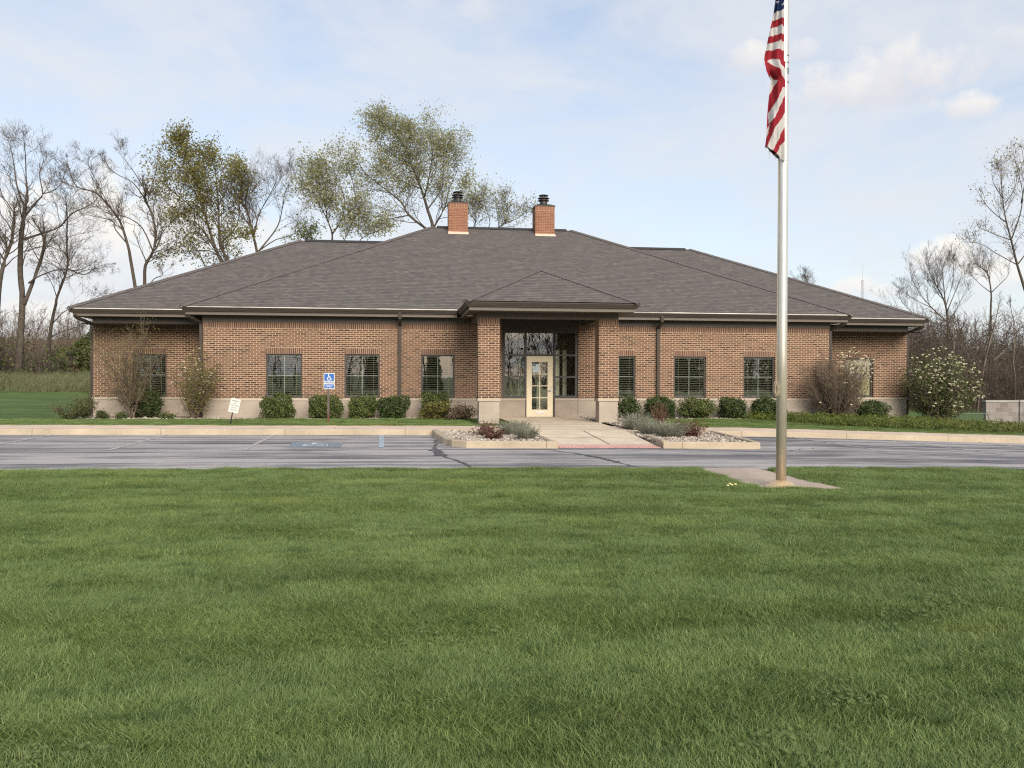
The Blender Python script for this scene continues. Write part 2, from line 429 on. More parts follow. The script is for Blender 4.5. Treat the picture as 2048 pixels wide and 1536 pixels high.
def segs_mesh(name, P0, P1, R0, R1, mat, parent=None):
    """many thin tapered three-sided sticks in one mesh"""
    P0 = np.asarray(P0, float); P1 = np.asarray(P1, float); R0 = np.asarray(R0, float)[:, None]; R1 = np.asarray(R1, float)[:, None]
    d = P1 - P0; d /= np.linalg.norm(d, axis=1, keepdims=True) + 1e-9
    ref = np.where(np.abs(d[:, 2:3]) < 0.9, np.array([[0, 0, 1.0]]), np.array([[1.0, 0, 0]]))
    a = np.cross(d, ref); a /= np.linalg.norm(a, axis=1, keepdims=True) + 1e-9
    b = np.cross(d, a)
    vs = []
    for P, Rr in ((P0, R0), (P1, R1)):
        for j in range(3):
            t = 2 * math.pi * j / 3
            vs.append(P + (a * math.cos(t) + b * math.sin(t)) * Rr)
    V = np.stack(vs, 1).reshape(-1, 3)
    n = len(P0); o = (np.arange(n) * 6)[:, None]
    F = np.concatenate([o + np.array([[j, (j + 1) % 3, 3 + (j + 1) % 3, 3 + j]]) for j in range(3)], 0)
    return np_mesh(name, V, F, mat, parent)

def leaves_arrays(P, size, r, nrm=None, tilt=0.7, aspect=0.55):
    """diamond leaves at P; nrm = preferred normals"""
    n = len(P)
    rnd = r.normal(size=(n, 3))
    if nrm is not None: rnd = nrm * (1 - tilt) * 2 + rnd * tilt
    N = rnd / (np.linalg.norm(rnd, axis=1, keepdims=True) + 1e-9)
    q = r.normal(size=(n, 3)); A = np.cross(N, q); A /= np.linalg.norm(A, axis=1, keepdims=True) + 1e-9
    B = np.cross(N, A)
    s = (size * r.uniform(0.6, 1.35, n))[:, None]
    V = np.stack([P - A * s, P + B * s * aspect, P + A * s, P - B * s * aspect], 1).reshape(-1, 3)
    F = (np.arange(n) * 4)[:, None] + np.arange(4)[None]
    return V, F

def leaves(name, P, size, mat, parent, r, nrm=None, tilt=0.7, aspect=0.55, var=None):
    V, F = leaves_arrays(P, size, r, nrm, tilt, aspect)
    if var is None: var = r.uniform(0, 1, len(P))
    return np_mesh(name, V, F, mat, parent, var=var)

# ------------------------------------------------------------------ terrain
_gx = [-300, -40, -10, 0, 6, 10, 18, 30, 60, 300]
_gz = [0.10, 0.08, 0.045, -0.012, -0.055, -0.11, -0.36, -0.72, -0.9, -0.9]
def g(x): return float(np.interp(x, _gx, _gz))
def wallgrade(x): return float(np.interp(x, [-300, -12, 11, 15, 19, 26, 40], [0.09, 0.09, 0.09, 0.02, -0.14, -0.62, -0.95]))
def ground(x, y):
    if y <= 13.9: return g(x) + 0.012
    if y <= 22.36: return g(x) - 0.06
    if y <= 24: return g(x) + 0.135
    if y <= 29:
        t = (y - 24) / 5; return (g(x) + 0.135) * (1 - t) + wallgrade(x) * t
    w = wallgrade(x)
    if x < 0:
        rise = float(np.interp(y, [29, 50, 58, 75, 120], [0, 0.40, 0.85, 1.2, 1.5]))
        return w + rise * min(1.0, max(0.0, (-x - 9) / 6))
    return w * float(np.interp(y, [29, 60, 120], [1, 0.8, 0.2]))

xs = np.unique(np.concatenate([np.arange(-40, 41, 1.0), [-900, -300, -150, -90, -60, 60, 90, 150, 300, 900], np.arange(-12, 20, 0.5)]))
ys = np.unique(np.concatenate([[-900, -200, -60, -20, -5], np.arange(0, 13.6, 1.7), [13.8, 13.92, 13.97], [22.34, 22.42], np.arange(23, 30, 0.5), np.arange(30, 60, 2.0), [64, 70, 80, 95, 120, 200, 500, 1500]]))
GV = np.array([(x, y, ground(x, y)) for y in ys for x in xs])
nx = len(xs)
GF = np.array([(j * nx + i, j * nx + i + 1, (j + 1) * nx + i + 1, (j + 1) * nx + i) for j in range(len(ys) - 1) for i in range(nx - 1)])
tag(np_mesh('lawn', GV, GF, M['lawn'], smooth=True), kind='structure')

def sheet(name, xs_, y0, y1, z, mat):
    V = []; F = []
    for i, x in enumerate(xs_):
        V += [(x, y0, z(x)), (x, y1, z(x))]
        if i: F.append((2 * i - 2, 2 * i, 2 * i + 1, 2 * i - 1))
    o = np_mesh(name, V, F, mat)
    return o
lotx = np.unique(np.concatenate([np.arange(-70, 71, 2.0), [-10, 0, 6, 10, 18, 30]]))
tag(sheet('parking_lot', lotx, 13.90, 22.40, g, M['asphalt']), kind='structure')

def ribbon(mb, pts, w, ztop, zbot, mat=0, chamf=0.02):
    """kerb: pts = outer edge, body to the left of travel"""
    pts = [np.array(p, float) for p in pts]; n = len(pts); inn = []
    for i in range(n):
        d0 = pts[i] - pts[max(i - 1, 0)]; d1 = pts[min(i + 1, n - 1)] - pts[i]
        if i == 0: d0 = d1
        if i == n - 1: d1 = d0
        d0 = d0 / np.linalg.norm(d0); d1 = d1 / np.linalg.norm(d1)
        n0 = np.array([-d0[1], d0[0]]); n1 = np.array([-d1[1], d1[0]])
        b = n0 + n1; b /= np.dot(b, n0); inn.append(b)
    def P(i, off, z): q = pts[i] + inn[i] * off; return (q[0], q[1], z(q[0]) if callable(z) else z)
    c = chamf
    prof = [(0.0, lambda x: zbot(x)), (0.012, lambda x: ztop(x) - c), (0.012 + c, ztop), (w - c * 0.4, ztop), (w, lambda x: ztop(x) - c * 0.4), (w, lambda x: zbot(x))]
    for i in range(n - 1):
        for a, b in zip(prof[:-1], prof[1:]):
            mb.face([P(i, *a), P(i + 1, *a), P(i + 1, *b), P(i, *b)], mat)
    for i in (0, n - 1):
        q = [P(i, *a) for a in prof]; mb.face(q if i else q[::-1], mat)

zc = lambda x: g(x) + 0.150
zb = lambda x: g(x) - 0.05
def walkstrip(name, x0, x1):
    mb = MB(); X = [x for x in np.arange(x0, x1, 1.0)] + [x1]
    for a, b in zip(X[:-1], X[1:]):
        za, zz = zc(a), zc(b)
        y0, y1 = 22.3, 23.85
        mb.face([(a, y0, zb(a)), (b, y0, zb(b)), (b, y0 + 0.012, zz - 0.02), (a, y0 + 0.012, za - 0.02)], 1)
        mb.face([(a, y0 + 0.012, za - 0.02), (b, y0 + 0.012, zz - 0.02), (b, y0 + 0.035, zz), (a, y0 + 0.035, za)], 1)
        mb.face([(a, y0 + 0.035, za), (b, y0 + 0.035, zz), (b, y0 + 0.16, zz), (a, y0 + 0.16, za)], 1)
        mb.face([(a, y0 + 0.16, za), (b, y0 + 0.16, zz), (b, y1, zz + 0.01), (a, y1, za + 0.01)], 0)
    return tag(mb.build(name, [M['sidewalk'], M['curb']]), kind='structure')
walkstrip('sidewalk', -70, 3.33)
walkstrip('sidewalk', 5.72, 70)

# entrance walk (with ramp) and tactile strip
mb = MB()
wz = lambda x, y: (g(x) + 0.006 + 0.15 * min(1, max(0, (y - 18.3) / 3.6))) if y < 23.9 else ground(x, y) + 0.03
yy = [18.25, 19.2, 20.2, 21.2, 21.9, 22.4, 23.0, 23.9, 25, 26, 27, 28, 28.6, 29.0]
xl = lambda y: float(np.interp(y, [18, 19.6, 22, 29], [3.34, 3.34, 3.34, 3.10]))
xr = lambda y: float(np.interp(y, [18, 29], [5.64, 6.03]))
for a, b in zip(yy[:-1], yy[1:]):
    for k in range(4):
        u0, u1 = k / 4, (k + 1) / 4
        q = lambda u, y: (xl(y) + (xr(y) - xl(y)) * u, y, wz(xl(y) + (xr(y) - xl(y)) * u, y))
        mb.face([q(u0, a), q(u1, a), q(u1, b), q(u0, b)])
tag(mb.build('entrance_walk', M['walk']), kind='structure')
mb = MB()
for y in (20.2, 22.4, 24.4, 26.5):
    for k in range(4):
        u0, u1 = k / 4, (k + 1) / 4
        q = lambda u, yq: (xl(yq) + (xr(yq) - xl(yq)) * u, yq, wz(xl(yq) + (xr(yq) - xl(yq)) * u, yq) + 0.004)
        mb.face([q(u0, y), q(u1, y), q(u1, y + 0.03), q(u0, y + 0.03)])
mb.face([(4.62, 18.9, wz(4.62, 18.9) + 0.005), (4.65, 18.9, wz(4.62, 18.9) + 0.005), (4.65, 21.8, wz(4.62, 21.8) + 0.005), (4.62, 21.8, wz(4.62, 21.8) + 0.005)])
tag(mb.build('walk_joints', plain('dark_joint', (0.20, 0.165, 0.125), 0.9)), kind='structure')  # dark strips drawn for the slab joints
mb = MB()
for k in range(46):
    x = 3.37 + k * 0.0495
    mb.box(x, x + 0.028, 18.27, 18.88, g(x) + 0.005, g(x) + 0.022 + 0.0, 0, 'd')
mb.face([(3.35, 18.255, g(3.35) + 0.012), (5.63, 18.255, g(5.63) + 0.012), (5.66, 18.89, g(5.66) + 0.037), (3.35, 18.89, g(3.35) + 0.037)])
tag(mb.build('tactile_strip', M['tactile']), kind='structure')

# kerbed islands
ISL = [[(0.70, 22.3), (0.74, 21.0), (0.86, 19.3), (1.02, 18.72), (1.32, 18.38), (2.2, 18.30), (3.30, 18.22)],
       [(5.68, 18.22), (7.50, 18.16), (7.78, 18.18), (7.96, 18.30), (8.02, 18.55), (8.22, 20.4), (8.42, 22.3)]]
mb = MB(); ribbon(mb, ISL[0], 0.16, zc, zb); tag(mb.build('curb', M['curb']), kind='structure')
mb = MB(); ribbon(mb, ISL[1], 0.16, zc, zb); tag(mb.build('curb', M['curb']), kind='structure')
mb = MB(); ribbon(mb, [(3.32, 18.24), (3.30, 20.6)], 0.14, lambda x: g(x) + 0.145, zb); tag(mb.build('curb', M['curb']), kind='structure')
mb = MB(); ribbon(mb, [(5.82, 20.2), (5.68, 18.42)], 0.16, lambda x: g(x) + 0.17, zb); tag(mb.build('curb', M['curb']), kind='structure')
gp = [[(0.85, 22.32), (1.0, 19.4), (1.35, 18.5), (3.2, 18.36), (3.2, 22.32)], [(5.72, 18.4), (7.8, 18.3), (8.1, 20.4), (8.3, 22.32), (5.86, 22.32)]]
mb = MB()
for poly in gp: mb.face([(x, y, g(x) + 0.085) for x, y in poly])
bedz = lambda x, y: ground(x, y) + 0.012
for x0, x1 in ((-10.6, 2.1), (6.15, 15.2)):
    X = list(np.arange(x0, x1, 0.5)) + [x1]
    for a, b in zip(X[:-1], X[1:]):
        for y0, y1 in ((27.75, 28.25), (28.25, 28.6), (28.6, 29.02)):
            mb.face([(a, y0, bedz(a, y0)), (b, y0, bedz(b, y0)), (b, y1, bedz(b, y1)), (a, y1, bedz(a, y1))])
X = list(np.arange(5.95, 8.6, 0.4))
for y0, y1 in ((22.4, 23.0), (23.0, 23.9), (23.9, 25.2), (25.2, 27.75)):
    for a, b in ((6.0, 6.8), (6.8, 7.4)):
        mb.face([(a, y0, ground(a, y0) + 0.045), (b, y0, ground(b, y0) + 0.045), (b, y1, ground(b, y1) + 0.045), (a, y1, ground(a, y1) + 0.045)])
mb.face([(-10.6, 29.02, bedz(-10, 29)), (-6.6, 29.02, bedz(-6.6, 29)), (-6.6, 30.4, bedz(-6.6, 29.5)), (-10.6, 30.4, bedz(-10.6, 29.5))])
tag(mb.build('gravel_bed', M['rockbed']), kind='structure')

# road markings
mb = MB()
def stripe(mb, x0, y0, x1, y1, w, dz=0.006):
    d = np.array([x1 - x0, y1 - y0]); nrm = np.array([-d[1], d[0]]) / np.linalg.norm(d) * w / 2
    for k in range(4):
        a = np.array([x0, y0]) + d * k / 4; b = np.array([x0, y0]) + d * (k + 1) / 4
        q = [a - nrm, b - nrm, b + nrm, a + nrm]
        mb.face([(p[0], p[1], g(p[0]) + dz) for p in q][::-1] if d[1] < 0 else [(p[0], p[1], g(p[0]) + dz) for p in q])
for x in (-14.4, -11.5, -8.65, -5.95, -3.32): stripe(mb, x, 22.28, x + 0.06, 17.9, 0.10)
for x in (10.6, 13.4, 16.2, 19.0): stripe(mb, x, 22.28, x + 0.2, 17.9, 0.10)
stripe(mb, 9.3, 22.2, 10.6, 22.15, 0.10)
tag(mb.build('parking_lines', M['linepaint']), kind='structure')
mb = MB(); stripe(mb, -0.60, 22.28, -0.50, 18.4, 0.12, 0.006)
tag(mb.build('parking_line', worn_paint('worn_blue_line', (0.36, 0.44, 0.50), 0.55)), kind='structure')
mb = MB()
mb.face([(-2.50, 18.55, g(-2) + 0.007), (-1.36, 18.5, g(-1.4) + 0.007), (-1.40, 19.75, g(-1.4) + 0.007), (-2.52, 19.8, g(-2.5) + 0.007)])
tag(mb.build('accessible_bay_paint', M['bluepaint']), kind='structure')

def wheelchair(mb, put, mat=0):
    """flat access symbol drawn in a unit square (x right, y up); put(u, v) -> world point"""
    def ring(cx, cy, r, w, a0, a1, n=18):
        for k in range(n):
            t0, t1 = R(a0 + (a1 - a0) * k / n), R(a0 + (a1 - a0) * (k + 1) / n)
            mb.face([put(cx + (r - w) * math.cos(t0), cy + (r - w) * math.sin(t0)), put(cx + r * math.cos(t0), cy + r * math.sin(t0)),
                     put(cx + r * math.cos(t1), cy + r * math.sin(t1)), put(cx + (r - w) * math.cos(t1), cy + (r - w) * math.sin(t1))], mat)
    def bar(x0, y0, x1, y1, w):
        d = math.hypot(x1 - x0, y1 - y0); nx_, ny_ = -(y1 - y0) / d * w / 2, (x1 - x0) / d * w / 2
        mb.face([put(x0 + nx_, y0 + ny_), put(x0 - nx_, y0 - ny_), put(x1 - nx_, y1 - ny_), put(x1 + nx_, y1 + ny_)], mat)
    ring(0.40, 0.93, 0.075, 0.075, 0, 360)
    ring(0.44, 0.31, 0.30, 0.085, 105, 372)
    bar(0.40, 0.85, 0.43, 0.44, 0.12); bar(0.40, 0.66, 0.68, 0.66, 0.075)
    bar(0.40, 0.47, 0.72, 0.47, 0.085); bar(0.69, 0.50, 0.84, 0.14, 0.09); bar(0.81, 0.16, 0.95, 0.21, 0.08)
mb = MB()
wheelchair(mb, lambda u, v: (-2.35 + u * 0.85, 18.72 + v * 0.9, g(-2) + 0.011))
tag(mb.build('accessible_bay_symbol', M['symbolpaint']), kind='structure')

# tar seams in the asphalt
def seam(pts, w):
    mb = MB(); r = random.Random(3)
    P = []
    for (x0, y0), (x1, y1) in zip(pts[:-1], pts[1:]):
        n = max(2, int(math.hypot(x1 - x0, y1 - y0) / 0.18))
        for k in range(n): t = k / n; P.append((x0 + (x1 - x0) * t + r.uniform(-.05, .05), y0 + (y1 - y0) * t + r.uniform(-.04, .04)))
    P.append(pts[-1])
    for (x0, y0), (x1, y1) in zip(P[:-1], P[1:]):
        ww = w * r.uniform(0.5, 1.4)
        mb.face([(x0 - ww, y0, g(x0) + 0.008), (x0 + ww, y0, g(x0) + 0.008), (x1 + ww, y1, g(x1) + 0.008), (x1 - ww, y1, g(x1) + 0.008)])
    tag(mb.build('tar_seam', M['tar']), kind='structure')
seam([(0.75, 20.5), (0.62, 18.3), (0.62, 17.0), (0.72, 16.5), (0.9, 15.7), (1.18, 14.1)], 0.03)
seam([(0.62, 17.8), (0.72, 17.2), (0.66, 16.5)], 0.10)
seam([(2.96, 18.1), (3.3, 17.3), (3.72, 16.3), (3.9, 15.0), (4.05, 14.05)], 0.022)
seam([(3.6, 16.5), (3.78, 16.0), (3.86, 15.2)], 0.05)
seam([(-8, 15.2), (-5, 15.05), (-2, 15.15), (0.9, 15.6)], 0.02)
seam([(0.6, 18.3), (2.0, 17.95), (4.5, 17.9), (8.3, 17.75), (9.4, 18.6), (11, 19.0)], 0.02)

# hills far behind
def hill(name, X, Y, zt, depth, mat):
    mb = MB()
    for (xa, za), (xb, zb_) in zip(zip(X[:-1], zt[:-1]), zip(X[1:], zt[1:])):
        mb.face([(xa, Y, -1), (xb, Y, -1), (xb, Y + depth * 0.5, zb_ * 0.75), (xa, Y + depth * 0.5, za * 0.75)])
        mb.face([(xa, Y + depth * 0.5, za * 0.75), (xb, Y + depth * 0.5, zb_ * 0.75), (xb, Y + depth, zb_), (xa, Y + depth, za)])
        mb.face([(xa, Y + depth, za), (xb, Y + depth, zb_), (xb, Y + depth * 3, -1), (xa, Y + depth * 3, -1)])
    return tag(mb.build(name, mat, smooth=True), kind='structure')
hx = np.arange(-160, 1, 5.0)
hill('hills', list(hx), 105, list(6.3 + 0.7 * np.sin(hx * 0.11) + 0.5 * np.sin(hx * 0.31 + 1)), 22, M['hill'])
hx = np.arange(0, 186, 5.0)
hill('hills', list(hx), 106, list(5.2 + 0.8 * np.sin(hx * 0.13) + 0.5 * np.sin(hx * 0.37 + 2)), 22, plain('hill_woods', (0.085, 0.068, 0.050), 0.95, var=0.4, scale=0.5))

# ------------------------------------------------------------------ building
bld = empty('office_building', (4.3, 29.0, 0.09), 'single-storey brick office building with grey hipped roofs, twin chimneys and a pillared porch', 'building')
FY, WY = 29.0, 30.4
ZB0, ZB1, ZBR, ZSO = 0.687, 0.775, 3.28, 3.08
XM0, XM1, XW0, XW1 = -6.59, 15.17, -10.5, 19.05
WIN = [(-4.576, -3.407), (-2.015, -0.851), (0.537, 1.677), (6.85, 8.015), (9.399, 10.569), (11.963, 13.131)]
WWIN = [(-9.226, -8.114), (16.60, 17.70)]
WZ0, WZ1, REV = 0.775, 2.25, 0.10
mbw = MB(); mbst = MB(); mbf = MB(); mbb = MB()
def front(x0, x1, Y, wins, holes=()):
    """brick skin from the stone band up, with window openings, soldier courses and reveals"""
    X = sorted({x0, x1} | {a for w in wins for a in w} | {a for h in holes for a in h[:2]})
    Z = sorted({ZB1, WZ1, WZ1 + 0.2032, ZSO, ZBR} | {a for h in holes for a in h[2:]})
    for a, b in zip(X[:-1], X[1:]):
        for c, d in zip(Z[:-1], Z[1:]):
            mx, mz = (a + b) / 2, (c + d) / 2
            if any(w[0] < mx < w[1] and WZ0 <= mz < WZ1 for w in wins): continue
            if any(h[0] < mx < h[1] and h[2] < mz < h[3] for h in holes): continue
            sold = mz > ZSO or any(w[0] < mx < w[1] and WZ1 < mz < WZ1 + 0.2032 for w in wins)
            q = [(a, Y, c), (b, Y, c), (b, Y, d), (a, Y, d)]
            if sold:
                z0 = ZSO if mz > ZSO else WZ1
                mbw.face(q, 1, [(z - z0 + 0.0005, x) for x, _, z in q])
            else: mbw.face(q, 0, [(x, z - ZB1) for x, _, z in q])
    for w in wins:
        for x, s in ((w[0], 1), (w[1], -1)):
            q = [(x, Y, WZ0), (x, Y + REV, WZ0), (x, Y + REV, WZ1), (x, Y, WZ1)]
            mbw.face(q[::-1] if s > 0 else q, 0, [(p[1], p[2] - ZB1) for p in (q[::-1] if s > 0 else q)])
        mbw.face([(w[0], Y, WZ1), (w[0], Y + REV, WZ1), (w[1], Y + REV, WZ1), (w[1], Y, WZ1)], 0)
SF = (3.31, 5.97)
front(XM0, XM1, FY, WIN, [(SF[0], SF[1], ZB1, ZBR)])
front(XW0, XM0, WY, [WWIN[0]]); front(XM1, XW1, WY, [WWIN[1]])
def side(mb, x, y0, y1, sgn, z0=ZB1, z1=ZSO, mat=0, sold=True):
    q = [(x, y0, z0), (x, y1, z0), (x, y1, z1), (x, y0, z1)]
    q = q if sgn > 0 else q[::-1]
    mb.face(q, mat, [(p[1], p[2] - ZB1) for p in q])
    if sold:
        q = [(x, y0, z1), (x, y1, z1), (x, y1, ZBR), (x, y0, ZBR)]; q = q if sgn > 0 else q[::-1]
        mb.face(q, 1, [(p[2] - z1 + 0.0005, p[1]) for p in q])
side(mbw, XM0, FY, WY, -1); side(mbw, XM1, FY, WY, 1); side(mbw, XW0, WY, 43.2, -1); side(mbw, XW1, WY, 43.2, 1)
mbw.face([(XW1, 43.2, 0), (XW0, 43.2, 0), (XW0, 43.2, ZBR), (XW1, 43.2, ZBR)], 0)
wall = mbw.build('brick_wall', [M['brick'], M['soldier']], bld)
# stone base and band
fo = 0.006
mbf.box(XM0 - fo, SF[0], FY - fo, FY + 0.2, -0.3, ZB0, 0, 'tb'); mbf.box(SF[1], XM1 + fo, FY - fo, FY + 0.2, -0.3, ZB0, 0, 'tb')
mbf.box(SF[0], 4.115, FY + 0.02, FY + 0.2, -0.3, ZB0 + 0.01, 0, 'tb'); mbf.box(5.155, SF[1], FY + 0.02, FY + 0.2, -0.3, ZB0 + 0.01, 0, 'tb')
mbf.box(XW0 - fo, XM0 - fo, WY - fo, WY + 0.2, -0.3, ZB0, 0, 'tb'); mbf.box(XM1 + fo, XW1 + fo, WY - fo, WY + 0.2, -0.6, ZB0, 0, 'tb')
for x, y0, y1, sg in ((XM0 - fo, FY, WY, -1), (XM1 + fo, FY, WY, 1), (XW0 - fo, WY, 43.2, -1), (XW1 + fo, WY, 43.2, 1)):
    side(mbf, x, y0, y1, sg, -0.6, ZB0, 0, False)
mbf.build('stone_base', M['stone'], bld)
bo = 0.030
for a, b, y in ((XM0 - bo, SF[0] - 0.01, FY - bo), (SF[1] + 0.01, XM1 + bo, FY - bo), (SF[0] - 0.005, 4.12, FY - 0.012), (5.15, SF[1] + 0.005, FY - 0.012), (XW0 - bo, XM0 - bo, WY - bo), (XM1 + bo, XW1 + bo, WY - bo)):
    mbb.box(a, b, y, y + bo + 0.12, ZB0, ZB1 - 0.012, 0)
    mbb.face([(a, y, ZB1 - 0.012), (b, y, ZB1 - 0.012), (b, y + bo + 0.12, ZB1 + 0.004), (a, y + bo + 0.12, ZB1 + 0.004)])
mbb.box(XM0 - bo, XM0 + 0.1, FY + 0.09, WY - bo, ZB0, ZB1, 0); mbb.box(XM1 - 0.1, XM1 + bo, FY + 0.09, WY - bo, ZB0, ZB1, 0)
mbb.box(XW0 - bo, XW0 + 0.1, WY + 0.09, 43.2, ZB0, ZB1, 0); mbb.box(XW1 - 0.1, XW1 + bo, WY + 0.09, 43.2, ZB0, ZB1, 0)
mbb.build('stone_band', M['band'], bld)

# windows
def window(x0, x1, Y, kind):
    Yf = Y + 0.065
    f = MB(); w = 0.055; z0, z1 = WZ0 + 0.005, WZ1
    f.box(x0, x1, Yf, Yf + 0.07, z0, z0 + w + 0.012); f.box(x0, x1, Yf, Yf + 0.07, z1 - w, z1)
    f.box(x0, x0 + w, Yf + 0.002, Yf + 0.068, z0 + w + 0.012, z1 - w); f.box(x1 - w, x1, Yf + 0.002, Yf + 0.068, z0 + w + 0.012, z1 - w)
    fo_ = f.build('window', M['bronze'], bld)
    p = MB(); p.face([(x0 + w, Yf + 0.035, z0 + w), (x1 - w, Yf + 0.035, z0 + w), (x1 - w, Yf + 0.035, z1 - w), (x0 + w, Yf + 0.035, z1 - w)])
    p.build('pane', M['glass'], fo_)
    m = MB(); xm, zm = (x0 + x1) / 2, (z0 + z1) / 2 + 0.01
    m.box(xm - 0.014, xm + 0.014, Yf + 0.042, Yf + 0.052, z0 + w, z1 - w); m.box(x0 + w, x1 - w, Yf + 0.043, Yf + 0.051, zm - 0.014, zm + 0.014)
    m.build('window_grid', M['muntin'], fo_)
    b = MB(); yb = Y + 0.155
    n = 22
    for k in range(n):
        z = z0 + w + 0.02 + k * (z1 - z0 - 2 * w - 0.05) / (n - 1)
        if kind == 'closed': b.face([(x0 + 0.03, yb - 0.012, z - 0.038), (x1 - 0.03, yb - 0.012, z - 0.038), (x1 - 0.03, yb + 0.012, z + 0.034), (x0 + 0.03, yb + 0.012, z + 0.034)])
        else:
            b.face([(x0 + 0.03, yb - 0.024, z), (x1 - 0.03, yb - 0.024, z), (x1 - 0.03, yb + 0.024, z + 0.006), (x0 + 0.03, yb + 0.024, z + 0.006)])
            b.face([(x0 + 0.03, yb - 0.024, z - 0.007), (x1 - 0.03, yb - 0.024, z - 0.007), (x1 - 0.03, yb - 0.024, z), (x0 + 0.03, yb - 0.024, z)])
    for x in (x0 + 0.2, x1 - 0.2): b.box(x - 0.004, x + 0.004, yb - 0.028, yb - 0.024, z0 + w, z1 - w)
    b.box(x0 + 0.03, x1 - 0.03, yb - 0.03, yb + 0.03, z1 - 0.09, z1 - 0.04)
    b.build('blind', M['blind_tan'] if kind == 'closed' else M['blind'], fo_)
for w in WIN: window(w[0], w[1], FY, 'open')
window(*WWIN[0], WY, 'open'); window(*WWIN[1], WY, 'closed')

# interior: floor, ceiling, back wall, lobby partitions
mb = MB()
mb.face([(XW0, WY + 0.2, 0.1), (XW1, WY + 0.2, 0.1), (XW1, 36, 0.1), (XW0, 36, 0.1)]); mb.face([(XM0, FY + 0.21, 0.1), (XM1, FY + 0.21, 0.1), (XM1, WY + 0.21, 0.1), (XM0, WY + 0.21, 0.1)])
mb.face([(XW0, 36, 3.2), (XW1, 36, 3.2), (XW1, FY + 0.1, 3.2), (XW0, FY + 0.1, 3.2)])
mb.face([(XW0, 34, 0), (XW1, 34, 0), (XW1, 34, 3.3), (XW0, 34, 3.3)])
for x in (-6.4, 15.0): mb.face([(x, FY + 0.22, 0.1), (x, 34, 0.1), (x, 34, 3.2), (x, FY + 0.22, 3.2)])
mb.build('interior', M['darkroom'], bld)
mb = MB(); lx0, lx1, ly = 3.0, 6.3, 31.6
mb.face([(lx0, FY + 0.22, 0.11), (lx1, FY + 0.22, 0.11), (lx1, ly, 0.11), (lx0, ly, 0.11)]); mb.face([(lx0, ly, 3.1), (lx1, ly, 3.1), (lx1, FY + 0.22, 3.1), (lx0, FY + 0.22, 3.1)])
mb.face([(lx0, ly, 0.1), (lx1, ly, 0.1), (lx1, ly, 3.1), (lx0, ly, 3.1)]); mb.face([(lx0, FY + 0.22, 0.1), (lx0, ly, 0.1), (lx0, ly, 3.1), (lx0, FY + 0.22, 3.1)]); mb.face([(lx1, ly, 0.1), (lx1, FY + 0.22, 0.1), (lx1, FY + 0.22, 3.1), (lx1, ly, 3.1)])
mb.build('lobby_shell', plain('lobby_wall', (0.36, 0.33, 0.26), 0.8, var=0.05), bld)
mb = MB()
for x0, x1 in ((3.95, 4.17), (4.62, 4.80), (5.28, 5.44), (5.56, 5.70)): mb.box(x0, x1, 29.75, 29.85, 0.11, 2.45, 0)
mb.box(4.172, 4.618, 29.76, 29.84, 2.25, 2.45, 0); mb.box(4.86, 5.27, 30.2, 30.25, 0.11, 1.05, 0)
mb.build('lobby_partition', M['inner'], bld)
mb = MB(); mb.tube([(3.82, 29.9, 0.1), (3.76, 29.95, 1.15)], 0.016, 6); mb.build('broom_handle', M['yellow'], bld)

# storefront
sf = MB(); Yf = FY + 0.05; D = 0.11
X0, X1 = SF; ZT = 3.09
def sb(x0, x1, z0, z1, y0=Yf, d=D): sf.box(x0, x1, y0, y0 + d, z0, z1)
sb(X0, X0 + 0.10, ZB1, ZT); sb(X1 - 0.10, X1, ZB1, ZT); sb(X0 + 0.10, X1 - 0.10, ZT - 0.07, ZT)
sb(4.095, 4.165, 0.11, ZT - 0.07); sb(5.105, 5.175, 0.11, ZT - 0.07); sb(4.165, 5.105, 2.228, 2.30); sb(4.165, 5.105, 0.095, 0.118)
for a, b in ((X0 + 0.10, 4.095), (5.175, X1 - 0.10)):
    sb(a, b, ZB1 + 0.004, ZB1 + 0.085); sb(a, b, 1.475, 1.535); sb(a, b, 2.228, 2.285)
sfo = sf.build('storefront_frame', M['bronze'], bld)
for a, b, c, d in ((X0 + 0.1, 4.095, ZB1 + 0.085, 1.475), (X0 + 0.1, 4.095, 1.535, 2.228), (X0 + 0.1, 4.095, 2.285, ZT - 0.07), (4.165, 5.105, 2.30, ZT - 0.07),
                   (5.175, X1 - 0.1, ZB1 + 0.085, 1.475), (5.175, X1 - 0.1, 1.535, 2.228), (5.175, X1 - 0.1, 2.285, ZT - 0.07)):
    p = MB(); y = Yf + 0.06; p.face([(a, y, c), (b, y, c), (b, y, d), (a, y, d)]); p.build('pane', M['lobbyglass'] if a < 5.1 else M['clearglass'], sfo)
mb = MB(); mb.box(X0, X1, FY + 0.02, FY + 0.2, ZT, ZBR + 0.3); mb.build('header_panel', plain('brown_panel', (0.055, 0.045, 0.039), 0.6), bld)
